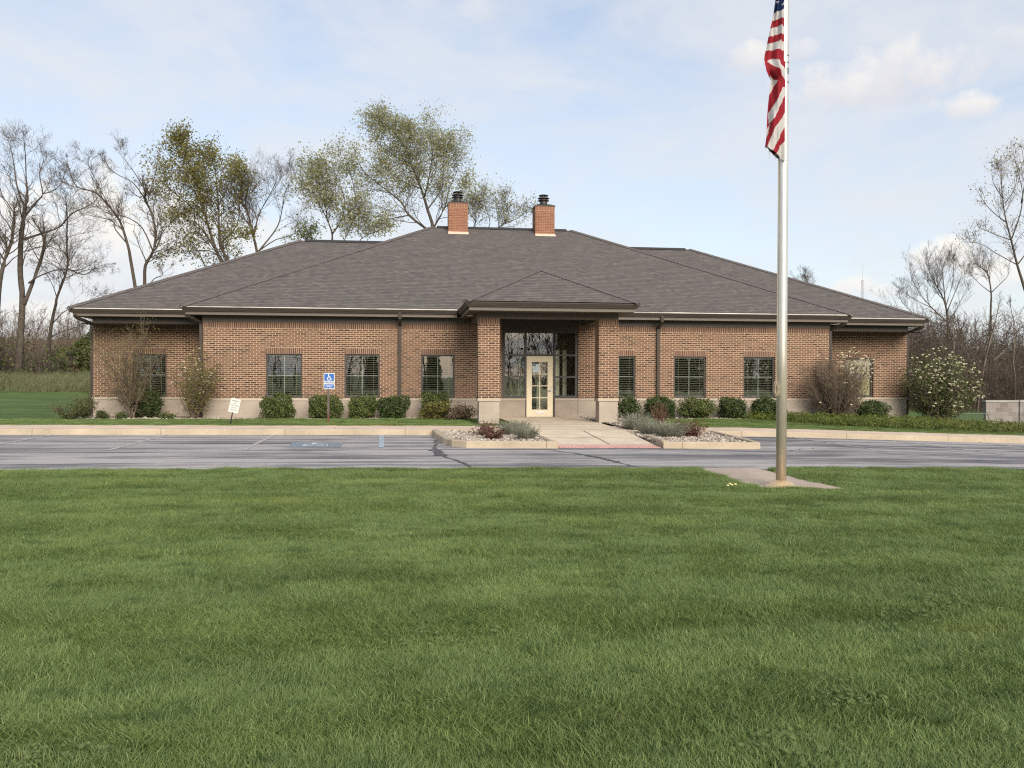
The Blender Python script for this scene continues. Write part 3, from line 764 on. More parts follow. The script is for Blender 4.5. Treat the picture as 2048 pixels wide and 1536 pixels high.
# door
dx0, dx1, dz0, dz1 = 4.17, 5.10, 0.122, 2.224
gx0, gx1, gz0, gz1 = 4.354, 4.907, 0.37, 2.02
d = MB(); Yd = Yf + 0.035
d.box(dx0, gx0, Yd, Yd + 0.05, dz0, dz1); d.box(gx1, dx1, Yd, Yd + 0.05, dz0, dz1); d.box(gx0, gx1, Yd, Yd + 0.05, dz0, gz0); d.box(gx0, gx1, Yd, Yd + 0.05, gz1, dz1)
door = d.build('door', M['door'], bld)
m = MB(); xm = (gx0 + gx1) / 2
m.box(xm - 0.014, xm + 0.014, Yd - 0.004, Yd + 0.02, gz0, gz1)
for k in (1, 2, 3):
    z = gz0 + (gz1 - gz0) * k / 4; m.box(gx0, gx1, Yd - 0.002, Yd + 0.018, z - 0.014, z + 0.014)
m.build('muntin', M['door'], door)
p = MB(); p.face([(gx0, Yd + 0.026, gz0), (gx1, Yd + 0.026, gz0), (gx1, Yd + 0.026, gz1), (gx0, Yd + 0.026, gz1)]); p.build('pane', M['glass'], door)
m = MB(); m.box(5.005, 5.055, Yd - 0.012, Yd, 0.98, 1.12); m.box(5.01, 5.05, Yd - 0.025, Yd - 0.012, 1.14, 1.17); m.tube([(5.03, Yd - 0.01, 1.02), (5.03, Yd - 0.06, 1.02), (4.90, Yd - 0.065, 1.03)], 0.011, 8)
m.build('handle', M['steel'], door)
m = MB(); m.box(4.48, 4.80, Yd - 0.014, Yd, 0.245, 0.315); m.build('mail_slot', M['white'], door)
m = MB(); m.box(4.372, 4.61, Yd - 0.006, Yd - 0.0045, 1.66, 1.95); nt = m.build('notice', M['paper'], door)
m = MB(); m.box(4.385, 4.50, Yd - 0.0085, Yd - 0.0065, 1.885, 1.935)
for k in range(7): m.box(4.40, 4.57 - 0.03 * (k % 3), Yd - 0.0085, Yd - 0.0065, 1.71 + k * 0.022, 1.714 + k * 0.022)
m.build('notice_text', M['greytext'], door)

# porch pillars
def pillar(x0, x1):
    y0, y1 = 25.5, 26.02
    m = MB(); zb_ = 0.86
    for q, L, sg in ((((x0, y0), (x1, y0)), 0, 1), (((x1, y0), (x1, y1)), 1, 1), (((x1, y1), (x0, y1)), 0, -1), (((x0, y1), (x0, y0)), 1, -1)):
        (a, b) = q
        f = lambda z0, z1: [(a[0], a[1], z0), (b[0], b[1], z0), (b[0], b[1], z1), (a[0], a[1], z1)]
        off = x0 if L == 0 else y0
        m.face(f(zb_, ZSO), 0, [(p[L] - off, p[2] - zb_) for p in f(zb_, ZSO)])
        m.face(f(ZSO, ZBR), 1, [(p[2] - ZSO + 0.0005, p[L] - off) for p in f(ZSO, ZBR)])
    po = m.build('pillar', [M['brick'], M['soldier']], bld)
    m = MB(); m.box(x0 - 0.02, x1 + 0.02, y0 - 0.02, y1 + 0.02, 0.775, zb_); m.build('pillar_cap', M['band'], po)
    m = MB(); m.box(x0 + 0.02, x1 - 0.012, y0 + 0.012, y1 - 0.012, -0.1, 0.775); m.build('pillar_base', M['stone'], po)
pillar(2.19, 2.84); pillar(5.89, 6.50)

# eaves
def eave(pts, close=False, zt=3.72):
    """gutter + fascia + drip edge run along pts (outer gutter lip line, travelling so that the house is on the left)"""
    pts = [np.array(p, float) for p in pts]; n = len(pts); bis = []
    for i in range(n):
        d0 = pts[i] - pts[i - 1] if (i or close) else pts[1] - pts[0]
        d1 = (pts[(i + 1) % n] - pts[i]) if (i < n - 1 or close) else d0
        d0 = d0 / np.linalg.norm(d0); d1 = d1 / np.linalg.norm(d1)
        n0 = np.array([-d0[1], d0[0]]); n1 = np.array([-d1[1], d1[0]]); b = n0 + n1; bis.append(b / np.dot(b, n0))
    gut, fas, dr = MB(), MB(), MB()
    P = lambda i, o, z: (pts[i][0] + bis[i][0] * o, pts[i][1] + bis[i][1] * o, z)
    pairs = [(i, (i + 1) % n) for i in range(n if close else n - 1)]
    gp_ = [(0.0, zt), (0.0, zt - 0.022), (0.012, zt - 0.03), (0.030, zt - 0.075), (0.055, zt - 0.115), (0.055, zt - 0.125), (0.125, zt - 0.125)]
    fp = [(0.125, zt - 0.02), (0.125, zt - 0.235), (0.15, zt - 0.235)]
    dp = [(0.012, zt + 0.000), (0.020, zt + (0.026 if zt > 3.7 else 0.008)), (0.13, zt + 0.034)]
    for i, j in pairs:
        for prof, mb_ in ((gp_, gut), (fp, fas), (dp, dr)):
            for a, b in zip(prof[:-1], prof[1:]):
                mb_.face([P(i, *b), P(j, *b), P(j, *a), P(i, *a)])
    if not close:
        for i in (0, n - 1):
            gut.face([P(i, *a) for a in gp_]); fas.face([P(i, 0.125, zt - 0.02), P(i, 0.125, zt - 0.235), P(i, 0.16, zt - 0.235), P(i, 0.16, zt - 0.02)])
    gut.build('gutter', M['gutter'], bld); fas.build('fascia', M['fascia'], bld); dr.build('drip_edge', M['drip'] if zt > 3.7 else M['gutter'], bld)
ME = (-7.15, 15.75, 28.4, 45.2); WE = (-11.1, 19.62, 29.8, 43.8); PE = (1.73, 6.93, 24.6)
eave([(ME[0], 30.6), (ME[0], ME[2]), (PE[0], ME[2])]); eave([(PE[1], ME[2]), (ME[1], ME[2]), (ME[1], 30.6)])
eave([(ME[0] + 0.2, WE[2]), (WE[0], WE[2]), (WE[0], WE[3]), (WE[1], WE[3]), (WE[1], WE[2]), (ME[1] - 0.2, WE[2])][::-1])
eave([(PE[0], 28.5), (PE[0], PE[2]), (PE[1], PE[2]), (PE[1], 28.5)], zt=3.685)
# soffits
mb = MB(); zs = 3.487
mb.box(ME[0] + 0.13, ME[1] - 0.13, ME[2] + 0.13, FY + 0.3, zs, zs + 0.02); mb.box(ME[0] + 0.13, XM0 + 0.05, FY + 0.302, WE[2] + 0.5, zs, zs + 0.02); mb.box(XM1 - 0.05, ME[1] - 0.13, FY + 0.302, WE[2] + 0.5, zs, zs + 0.02)
mb.box(WE[0] + 0.13, ME[0] + 0.128, WE[2] + 0.13, WY + 0.3, zs - 0.003, zs + 0.017); mb.box(ME[1] - 0.128, WE[1] - 0.13, WE[2] + 0.13, WY + 0.3, zs - 0.003, zs + 0.017)
mb.box(WE[0] + 0.13, XW0 + 0.1, WY + 0.302, WE[3] - 0.13, zs, zs + 0.02); mb.box(XW1 - 0.1, WE[1] - 0.13, WY + 0.302, WE[3] - 0.13, zs, zs + 0.02)
mb.box(PE[0] + 0.13, PE[1] - 0.13, PE[2] + 0.13, ME[2] + 0.128, 3.452, 3.47)
mb.build('soffit', M['taupe'], bld)
# frieze boards
mb = MB(); ft = 0.02
mb.box(XM0 - ft, SF[0] - 0.0, FY - ft, FY + 0.1, ZBR + 0.001, zs); mb.box(SF[1], XM1 + ft, FY - ft, FY + 0.1, ZBR + 0.001, zs)
mb.box(XW0 - ft, XM0 - ft, WY - ft, WY + 0.1, ZBR + 0.001, zs); mb.box(XM1 + ft, XW1 + ft, WY - ft, WY + 0.1, ZBR + 0.001, zs)
mb.box(XM0 - ft, XM0 + 0.05, FY + 0.1, WY - ft, ZBR + 0.001, zs); mb.box(XM1 - 0.05, XM1 + ft, FY + 0.1, WY - ft, ZBR + 0.001, zs)
mb.box(XW0 - ft, XW0 + 0.05, WY + 0.1, 43.2, ZBR + 0.001, zs); mb.box(XW1 - 0.05, XW1 + ft, WY + 0.1, 43.2, ZBR + 0.001, zs)
mb.build('frieze', M['taupe'], bld)
mb = MB()
mb.box(2.19, 6.50, 25.49, 25.9, ZBR + 0.002, 3.452); mb.box(2.20, 2.60, 25.9, FY - ft, ZBR + 0.002, 3.452); mb.box(6.09, 6.49, 25.9, FY - ft, ZBR + 0.002, 3.452)
mb.build('porch_beam', M['taupe'], bld)
mb = MB(); mb.lathe([(0.10, 3.435), (0.12, 3.452)], (2.05, 27.0), 20); mb.build('soffit_light', M['white'], bld)

# roofs
rf = MB()
def hip(x0, x1, y0, y1, z0, rx0, rx1, ry, rz):
    A, B, C_, D_ = (x0, y0, z0), (x1, y0, z0), (x1, y1, z0), (x0, y1, z0); E_, F_ = (rx0, ry, rz), (rx1, ry, rz)
    rf.face([A, B, F_, E_]); rf.face([B, C_, F_]); rf.face([C_, D_, E_, F_]); rf.face([D_, A, E_])
zr = 3.755
hip(ME[0] + 0.02, ME[1] - 0.02, ME[2] + 0.02, ME[3] - 0.02, zr, 1.15, 7.22, 36.8, 7.93)
hip(WE[0] + 0.02, WE[1] - 0.02, WE[2] + 0.02, WE[3] - 0.02, zr, -4.40, 12.62, 36.8, 7.22)
pz = 3.720
AP = (4.33, 27.2, 5.0)
P0_, P1_ = (PE[0] + 0.02, PE[2] + 0.02, pz), (PE[1] - 0.02, PE[2] + 0.02, pz)
rf.face([P0_, P1_, AP]); rf.face([(PE[0] + 0.02, 28.55, pz), P0_, AP, (4.33, 31.0, 5.0)]); rf.face([P1_, (PE[1] - 0.02, 28.55, pz), (4.33, 31.0, 5.0), AP])
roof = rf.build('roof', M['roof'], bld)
# hip caps and ridge vents
hc_ = MB()
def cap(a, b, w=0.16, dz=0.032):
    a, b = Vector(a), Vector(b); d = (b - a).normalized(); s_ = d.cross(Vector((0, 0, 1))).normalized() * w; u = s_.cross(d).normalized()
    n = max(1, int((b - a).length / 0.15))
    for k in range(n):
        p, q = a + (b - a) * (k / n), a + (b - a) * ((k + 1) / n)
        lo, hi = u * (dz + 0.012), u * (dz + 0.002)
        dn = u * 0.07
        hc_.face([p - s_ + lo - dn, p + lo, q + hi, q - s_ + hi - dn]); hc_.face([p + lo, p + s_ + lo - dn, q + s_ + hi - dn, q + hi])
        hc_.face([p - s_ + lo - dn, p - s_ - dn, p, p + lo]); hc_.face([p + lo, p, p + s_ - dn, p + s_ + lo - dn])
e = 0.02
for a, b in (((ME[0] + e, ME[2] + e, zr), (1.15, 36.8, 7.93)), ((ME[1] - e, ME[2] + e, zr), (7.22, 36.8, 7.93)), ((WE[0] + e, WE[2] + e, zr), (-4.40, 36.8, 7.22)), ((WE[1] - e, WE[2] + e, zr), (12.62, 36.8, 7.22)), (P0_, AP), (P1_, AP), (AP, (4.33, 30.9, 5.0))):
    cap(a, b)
hc_.build('hip_cap', plain('ridge_cap_shingle', (0.115, 0.102, 0.097), 0.9, var=0.25, scale=9), roof)  # caps toned a little darker to draw the shadow line along the hips
rv = MB()
for x0, x1, y, z in ((1.35, 7.0, 36.8, 7.93), (-4.2, -0.35, 36.8, 7.22), (8.75, 12.4, 36.8, 7.22)):
    rv.prism([(y - 0.17, z - 0.06), (y - 0.17, z - 0.02), (y, z + 0.055), (y + 0.17, z - 0.02), (y + 0.17, z - 0.06)], x0, x1)
rv.build('ridge_vent', M['ridgevent'], roof)

# chimneys
def chimney(x0, x1, ztop):
    y0, y1 = 36.12, 36.98
    m = MB(); zb_ = 7.0; s0 = ztop - 0.2032
    for (a, b), L in ((((x0, y0), (x1, y0)), 0), (((x1, y0), (x1, y1)), 1), (((x1, y1), (x0, y1)), 0), (((x0, y1), (x0, y0)), 1)):
        f = lambda z0, z1: [(a[0], a[1], z0), (b[0], b[1], z0), (b[0], b[1], z1), (a[0], a[1], z1)]
        off = x0 if L == 0 else y0
        m.face(f(zb_, s0), 0, [(p[L] - off, p[2] - zb_) for p in f(zb_, s0)])
        m.face(f(s0, ztop), 1, [(p[2] - s0 + 0.0005, p[L] - off) for p in f(s0, ztop)])
    c = m.build('chimney', [M['chimney_brick'], M['chimney_soldier']], bld)
    m = MB(); m.box(x0 - 0.03, x1 + 0.03, y0 - 0.03, y1 + 0.03, ztop, ztop + 0.03)
    q0 = [(x0 - 0.03, y0 - 0.03), (x1 + 0.03, y0 - 0.03), (x1 + 0.03, y1 + 0.03), (x0 - 0.03, y1 + 0.03)]
    cx, cy = (x0 + x1) / 2, (y0 + y1) / 2
    q1 = [(cx + (a - cx) * 0.55, cy + (b - cy) * 0.55) for a, b in q0]
    for k in range(4): m.face([(*q0[k], ztop + 0.03), (*q0[(k + 1) % 4], ztop + 0.03), (*q1[(k + 1) % 4], ztop + 0.12), (*q1[k], ztop + 0.12)])
    m.face([(*q, ztop + 0.12) for q in q1])
    r = 0.165; z = ztop + 0.10
    m.lathe([(r, z), (r, z + 0.20)], (cx, cy), 24)
    for dz, rr in ((0.20, 0.245), (0.30, 0.255)):
        m.lathe([(rr - 0.07, z + dz - 0.012), (rr, z + dz), (rr, z + dz + 0.02), (rr - 0.07, z + dz + 0.035)], (cx, cy), 24)
    m.lathe([(0.205, z + 0.42), (0.215, z + 0.44), (0.10, z + 0.475), (0.01, z + 0.485)], (cx, cy), 24)
    m.lathe([(0.15, z + 0.20), (0.15, z + 0.33)], (cx, cy), 20)
    for k in range(6):
        t = k * math.pi / 3 + 0.3; m.box(cx + 0.17 * math.cos(t) - 0.01, cx + 0.17 * math.cos(t) + 0.01, cy + 0.17 * math.sin(t) - 0.01, cy + 0.17 * math.sin(t) + 0.01, z + 0.3, z + 0.43)
    m.build('flue_cap', M['flue'], c)
    m = MB(); zf = 3.738 + 0.5 * (y0 - 28.42)
    m.prism([(y0 - 0.17, zf - 0.072), (y0 - 0.01, zf + 0.015), (y0 - 0.008, zf + 0.055), (y0 - 0.17, zf - 0.035)], x0 - 0.02, x1 + 0.02)
    m.build('chimney_flashing', M['flashing'], c)
chimney(1.815, 2.635, 8.86); chimney(5.535, 6.37, 8.83)

# downspouts
def spout(path, w=0.052, d=0.038):
    m = MB(); P = [Vector(p) for p in path]
    for a, b in zip(P[:-1], P[1:]):
        dr = (b - a).normalized(); s_ = Vector((1, 0, 0)) if abs(dr.x) < 0.8 else Vector((0, 1, 0)); s_ = (s_ - dr * s_.dot(dr)).normalized(); u = dr.cross(s_).normalized()
        a2, b2 = a - dr * 0.02, b + dr * 0.02
        c = [(s_ * w * i + u * d * j) for i, j in ((-1, -1), (1, -1), (1, 1), (-1, 1))]
        for k in range(4): m.face([a2 + c[k], a2 + c[(k + 1) % 4], b2 + c[(k + 1) % 4], b2 + c[k]])
        m.face([a2 + q for q in c][::-1]); m.face([b2 + q for q in c])
    for z in (1.2, 2.4):
        v = P[-2] + (P[-1] - P[-2]) * ((P[-2].z - z) / (P[-2].z - P[-1].z)) if abs(P[-2].z - P[-1].z) > 1 else None
        if v is not None: m.box(v.x - w - 0.012, v.x + w + 0.012, v.y - d - 0.004, v.y + d + 0.004, z, z + 0.025)
    m.build('downspout', M['gutter'], bld)
for x in (-0.17, 8.80): spout([(x, 28.47, 3.62), (x, 28.49, 3.44), (x, 28.93, 3.22), (x, 28.93, 0.10)])
spout([(-10.9, 29.9, 3.50), (-10.85, 30.0, 3.42), (-10.575, 30.50, 3.26), (-10.575, 30.50, 0.02)])
spout([(-7.0, 28.55, 3.48), (-6.95, 28.6, 3.42), (-6.66, 29.05, 3.24), (-6.66, 29.05, 0.1)])
spout([(15.6, 28.6, 3.48), (15.5, 28.65, 3.42), (15.25, 29.08, 3.24), (15.25, 29.08, 0.0)])
spout([(19.45, 29.95, 3.48), (19.38, 30.0, 3.42), (19.13, 30.5, 3.24), (19.13, 30.5, -0.2)])

# ------------------------------------------------------------------ lettering
def text_mesh(name, body, size, fn, mat, parent, depth=0.0015, align='CENTER', sx=1.0):
    cu = bpy.data.curves.new(name, 'FONT'); cu.body = body; cu.size = size; cu.extrude = depth; cu.align_x = align; cu.align_y = 'CENTER'; cu.resolution_u = 3
    o = bpy.data.objects.new(name + '_tmp', cu); COL.objects.link(o)
    bpy.context.view_layer.update()
    me = bpy.data.meshes.new_from_object(o.evaluated_get(bpy.context.evaluated_depsgraph_get()))
    bpy.data.objects.remove(o)
    co = np.empty(len(me.vertices) * 3, np.float32); me.vertices.foreach_get('co', co); co = co.reshape(-1, 3)
    out = np.array([fn(x * sx, y, z) for x, y, z in co], np.float32)
    me.vertices.foreach_set('co', out.ravel()); me.update(); me.materials.clear(); me.name = name
    return link_mesh(name, me, mat, parent)

def rounded(w, h, r, n=6):
    P = []
    for cx, cy, a in ((w / 2 - r, h / 2 - r, 0), (-w / 2 + r, h / 2 - r, 90), (-w / 2 + r, -h / 2 + r, 180), (w / 2 - r, -h / 2 + r, 270)):
        for k in range(n + 1): t = R(a + 90 * k / n); P.append((cx + r * math.cos(t), cy + r * math.sin(t)))
    return P

# accessible parking sign
sx_, sy_ = -2.155, 24.6; sz_ = ground(sx_, sy_)
sg = empty('parking_sign', (sx_, sy_, sz_), 'blue accessible parking sign on a straight brown metal post in front of the shrubs', 'sign', 'signs standing by the kerb')
cs = at(658.5, 762, sy_); sw, sh = 0.305, 0.46
def flat(poly, c, y, th, ang=0.0):
    m = MB(); ca, sa = math.cos(ang), math.sin(ang)
    q = [(c[0] + x * ca - z * sa, c[2] + x * sa + z * ca) for x, z in poly]
    m.face([(x, y, z) for x, z in q][::-1]); m.face([(x, y + th, z) for x, z in q])
    for k in range(len(q)):
        a, b = q[k], q[(k + 1) % len(q)]; m.face([(a[0], y, a[1]), (b[0], y, b[1]), (b[0], y + th, b[1]), (a[0], y + th, a[1])])
    return m
flat(rounded(sw, sh, 0.035), cs, sy_ - 0.03, 0.004).build('sign_plate', M['signwhite'], sg)
flat(rounded(sw - 0.035, 0.20, 0.02), (cs[0], 0, cs[2] + 0.105), sy_ - 0.033, 0.002).build('sign_field', M['blue'], sg)
flat(rounded(sw - 0.035, 0.115, 0.02), (cs[0], 0, cs[2] - 0.150), sy_ - 0.033, 0.002).build('sign_field', M['blue'], sg)
m = MB(); wheelchair(m, lambda u, v: (cs[0] - 0.085 + u * 0.175, sy_ - 0.0355, cs[2] + 0.015 + v * 0.175)); m.build('access_symbol', M['white'], sg)
text_mesh('sign_text', 'PARKING', 0.088, lambda x, y, z: (cs[0] + x, sy_ - 0.035 - z, cs[2] - 0.042 + y), M['blue'], sg, sx=0.72)
text_mesh('sign_text', 'ONLY', 0.098, lambda x, y, z: (cs[0] + x, sy_ - 0.035 - z, cs[2] - 0.150 + y), M['white'], sg, sx=0.75)
m = MB(); m.prism([(sx_ - 0.028, sy_ - 0.02), (sx_ - 0.012, sy_ + 0.012), (sx_ + 0.012, sy_ + 0.012), (sx_ + 0.028, sy_ - 0.02), (sx_ + 0.018, sy_ - 0.022), (sx_ + 0.006, sy_ + 0.004), (sx_ - 0.006, sy_ + 0.004), (sx_ - 0.018, sy_ - 0.022)], sz_ + 0.30, cs[2] + 0.2, 'z'); m.build('post', M['post'], sg)
m = MB(); m.prism([(sx_ - 0.030, sy_ - 0.02), (sx_ - 0.012, sy_ + 0.014), (sx_ + 0.012, sy_ + 0.014), (sx_ + 0.030, sy_ - 0.02), (sx_ + 0.018, sy_ - 0.022), (sx_ - 0.018, sy_ - 0.022)], sz_ - 0.05, sz_ + 0.30, 'z'); o = m.build('post_foot', M['rustpost'], sg); o['label'] = 'rusty foot of the sign post'

# leaning reserved sign
rx_, ry_ = -4.735, 23.95; rz_ = ground(rx_, ry_)
rs = empty('parking_sign', (rx_, ry_, rz_), 'small white reserved-parking sign leaning over on a thin dark stake', 'sign', 'signs standing by the kerb')
lean = R(-13.5); c2 = at(469.3, 811, ry_); w2, h2 = 0.262, 0.385
flat(rounded(w2, h2, 0.02), c2, ry_ - 0.02, 0.004, lean).build('sign_plate', M['signwhite'], rs)
bx = np.array([rx_, rz_ - 0.05]); tp = np.array([c2[0] - 0.01, c2[2] + 0.1])
m = MB(); m.tube([(bx[0], ry_, bx[1]), (tp[0], ry_ + 0.0, tp[1])], 0.016, 6); m.build('post', M['black'], rs)
ca, sa = math.cos(lean), math.sin(lean)
for body, v, sz in (('RESERVED', 0.125, 0.050), ('FOR', 0.060, 0.046), ('EMPLOYEE', 0.0, 0.046), ('OF THE', -0.062, 0.048), ('MONTH', -0.125, 0.052)):
    text_mesh('sign_text', body, sz, lambda x, y, z, v=v: (c2[0] + x * ca - (y + v) * sa, ry_ - 0.022 - z, c2[2] + x * sa + (y + v) * ca), M['greytext'], rs, sx=0.85)

# ------------------------------------------------------------------ flagpole and flag
PX, PY = 5.355, 11.60; PZ = g(PX) + 0.03
fp_ = empty('flagpole', (PX, PY, PZ), 'tall aluminium flagpole on a round flanged base in a small concrete pad', 'flagpole')
def pole_mat():
    m, t, b = new_mat('brushed_aluminium')
    p = t.pos()
    n1 = t.noise(p, 3.0, 5.0, 0.65, stretch=(6, 6, 0.5)); n2 = t.noise(p, 22.0, 3.0, 0.6, stretch=(1, 1, 0.25))
    sep = t.n('ShaderNodeSeparateXYZ', ins={0: p})
    low = t.ramp(t.math('DIVIDE', sep.outputs[2], 6.0), [(0.0, 1.0), (0.28, 0.7), (0.45, 0.0)])   # yellower towards the base
    c = t.mix(t.ramp(n1, [(0.3, 0.0), (0.7, 1.0)]), (0.50, 0.49, 0.46), (0.66, 0.65, 0.62))
    c = t.mix(t.math('MULTIPLY', low, 0.7), c, (0.54, 0.46, 0.32))
    link(t, c, b.inputs['Base Color']); b.inputs['Metallic'].default_value = 0.55
    link(t, t.ramp(n2, [(0.3, 0.34), (0.7, 0.50)]), b.inputs['Roughness'])
    return m
M['pole'] = pole_mat()
m = MB()
m.lathe([(0.072, PZ), (0.072, PZ + 2.0), (0.070, PZ + 4.0), (0.066, PZ + 7.0), (0.058, PZ + 9.5)], (PX, PY), 40); m.build('pole', M['pole'], fp_, smooth=True)
m = MB(); m.lathe([(0.235, PZ - 0.02), (0.24, PZ + 0.008), (0.215, PZ + 0.02), (0.20, PZ + 0.02), (0.19, PZ + 0.026), (0.165, PZ + 0.045), (0.11, PZ + 0.075), (0.085, PZ + 0.085), (0.074, PZ + 0.086)], (PX, PY), 48)
m.build('base_flange', M['base_metal'], fp_, smooth=True)
m = MB(); m.lathe([(0.34, PZ - 0.03), (0.345, PZ - 0.006), (0.335, PZ + 0.002), (0.23, PZ + 0.002)], (PX, PY), 48); m.build('base_ring', M['pad'], fp_, smooth=True)
for z in (6.12, 6.02, 5.93, 5.90, 5.87, 5.74):
    m = MB(); m.lathe([(0.069, z - 0.012), (0.073, z - 0.005), (0.073, z + 0.005), (0.069, z + 0.012)], (PX, PY), 32); m.build('collar', M['steel'], fp_)
hx_, hy_ = PX - 0.085, PY - 0.02
ztop = PZ + 9.4
m = MB(); m.tube([(hx_, hy_, ztop), (hx_ + 0.005, hy_, 4), (hx_, hy_, 1.42)], 0.006, 5); m.tube([(hx_ - 0.018, hy_ - 0.01, ztop), (hx_ - 0.012, hy_ - 0.01, 6.2)], 0.006, 5); m.build('halyard', M['rope'], fp_)
m = MB(); m.tube([(PX - 0.06, PY, 1.42), (PX - 0.11, PY - 0.01, 1.47)], 0.011, 6); m.tube([(PX - 0.06, PY, 1.40), (PX - 0.11, PY - 0.01, 1.33)], 0.011, 6); m.build('cleat', M['steel'], fp_)
m = MB(); rr = random.Random(4)
for k in range(7):
    cx = hx_ - 0.01 + rr.uniform(-0.012, 0.012); w_ = rr.uniform(0.02, 0.036); h_ = rr.uniform(0.07, 0.11); y_ = hy_ - 0.02 + rr.uniform(-0.02, 0.02)
    m.tube([(cx + w_ * math.cos(t * 0.449), y_ + 0.01 * math.sin(t), 1.375 + h_ * math.sin(t * 0.449)) for t in range(15)], 0.005, 5)
m.build('rope_coil', M['rope'], fp_)
# pad
mb = MB()
pad = [(4.80, 13.93), (4.92, 12.6), (4.94, 11.15), (6.16, 11.13), (6.04, 12.6), (6.0, 13.93)]
mb.face([(x, y, g(x) + 0.03) for x, y in pad])
for a, b in zip(pad, pad[1:] + pad[:1]): mb.face([(a[0], a[1], g(a[0]) - 0.05), (b[0], b[1], g(b[0]) - 0.05), (b[0], b[1], g(b[0]) + 0.03), (a[0], a[1], g(a[0]) + 0.03)])
tag(mb.build('flagpole_pad', M['pad']), kind='structure')

# flag: a real limp cloth. Its outline and the run of its stripes are given in photo pixels at the pole's depth
def flag():
    def lerp(pts, y): return np.interp(y, [p[1] for p in pts], [p[0] for p in pts])
    L = [(1560, -95), (1550, -20), (1544.7, 20), (1538, 52), (1530, 92), (1524, 116), (1521, 136), (1522, 150), (1527, 158), (1535, 166), (1534, 185), (1531.5, 220), (1529, 255), (1526.5, 285), (1523, 306), (1522, 330)]
    Rg = [(1563, -95), (1563, 124), (1565, 130), (1566, 340)]
    def bot(x): return np.interp(x, [1522, 1530, 1536, 1546, 1556, 1562, 1566], [305, 310.5, 313, 320.5, 325, 331, 334])
    def stripe_up(x, y):
        # upper part: bands roughly level, sagging outwards
        l = lerp(L, y); u = np.clip((x - l) / np.maximum(1563 - l, 1), 0, 1)
        t = y + (1 - u) ** 1.3 * -np.interp(y, [0, 26, 60, 110], [2, 4, 5, 6]) * 0.8
        edges = [22.8, 39.6, 54.9, 72.2, 86.6, 105.0]
        k = np.searchsorted(edges, t)
        return np.where(k == 0, 2, np.where(k % 2 == 1, 0, 1))     # 2 blue, 0 white, 1 red
    def inside(poly, x, y):
        c = np.zeros(x.shape, bool); n = len(poly)
        for i in range(n):
            x0, y0 = poly[i]; x1, y1 = poly[(i + 1) % n]
            cond = ((y0 > y) != (y1 > y)) & (x < (x1 - x0) * (y - y0) / ((y1 - y0) if y1 != y0 else 1e-9) + x0)
            c ^= cond
        return c
    z = lambda pts: [(1400 + a / 4.043, b / 4.043) for a, b in pts]
    fold_white = z([(512, 520), (556, 497), (600, 540), (680, 590), (680, 690), (640, 650), (570, 590)])
    low_white = [z(q) for q in ([(540, 640), (590, 690), (560, 760), (530, 815)], [(645, 735), (700, 735), (640, 850), (570, 990), (532, 1040), (535, 945), (585, 850)],
                                [(680, 925), (680, 1040), (600, 1180), (552, 1275), (500, 1260), (545, 1140), (560, 1090), (640, 990)], [(680, 1170), (680, 1380), (585, 1300), (620, 1230)],
                                [(515, 1090), (540, 1040), (525, 1120), (510, 1160)])]
    nu, nv = 40, 260
    yv = np.linspace(-95, 334, nv)
    U, Yp = np.meshgrid(np.linspace(0, 1, nu), yv)
    Lx, Rx = lerp(L, Yp), lerp(Rg, Yp)
    Xp = Lx + (Rx - Lx) * U
    Yq = np.minimum(Yp, bot(Xp))
    px_m = 11.7 / FPX
    base = at(1563, 100, PY)
    X3 = base[0] + (Xp - 1563) * px_m * 1.0
    Z3 = base[2] - (Yq - 100) * px_m * 1.0
    # folds in depth
    fold = 0.05 * np.sin(U * 5.2 + 0.4 + Yp * 0.008) + 0.018 * np.sin(U * 13 + Yp * 0.03) - 0.05 * np.exp(-((Yp - 148) / 16.0) ** 2) + 0.010 * np.sin(U * 21 - Yp * 0.05)
    Yw = PY - 0.04 - np.where(Yp < 128, 0.04, 0.06) + fold * np.clip((1 - U) * 3, 0.15, 1)
    V = np.stack([X3, Yw, Z3], -1).reshape(-1, 3)
    F = np.array([(j * nu + i, (j + 1) * nu + i, (j + 1) * nu + i + 1, j * nu + i + 1) for j in range(nv - 1) for i in range(nu - 1)])
    cx = (Xp[:-1, :-1] + Xp[1:, 1:]) / 2; cy = (Yq[:-1, :-1] + Yq[1:, 1:]) / 2
    col = stripe_up(cx, cy)
    lowm = cy > 165
    edge = 100 + (cx - 1521) * 0.0
    red_fold = (cy > 105)
    col = np.where(red_fold, 1, col)
    col = np.where(inside(fold_white, cx, cy), 0, col)
    for q in low_white: col = np.where(inside(q, cx, cy) & (cy > 158), 0, col)
    def star(cx0, cy0, r):
        P = []
        for k in range(10): t = -math.pi / 2 + k * math.pi / 5; q = r if k % 2 == 0 else r * 0.4; P.append((cx0 + q * math.cos(t), cy0 + q * math.sin(t)))
        return P
    for s in ((1559, 12, 4.2), (1550, 4.5, 4), (1557, -12, 4), (1552, -26, 4), (1559, -40, 4)):
        col = np.where(inside(star(*s), cx, cy), 0, col)
    fm = []
    for nm, c in (('flag_white', (0.44, 0.42, 0.41)), ('flag_red', (0.23, 0.014, 0.022)), ('flag_blue', (0.012, 0.022, 0.075))): fm.append(plain(nm, c, 0.75, var=0.08, scale=25, spec=0.15))
    # back sheet of the drape, a little behind
    V2 = V.copy(); V2[:, 1] += 0.10 * np.clip(np.sin(np.pi * np.clip(U.ravel(), 0.02, 0.98)), 0.1, 1); V2[:, 0] += 0.004
    F2 = F[:, ::-1] + len(V)
    o = np_mesh('flag', np.concatenate([V, V2]), np.concatenate([F, F2]), fm, None, smooth=True, matidx=np.concatenate([col.ravel(), col.ravel()]))
    tag(o, 'limp red, white and blue striped flag hanging down the flagpole', 'flag')
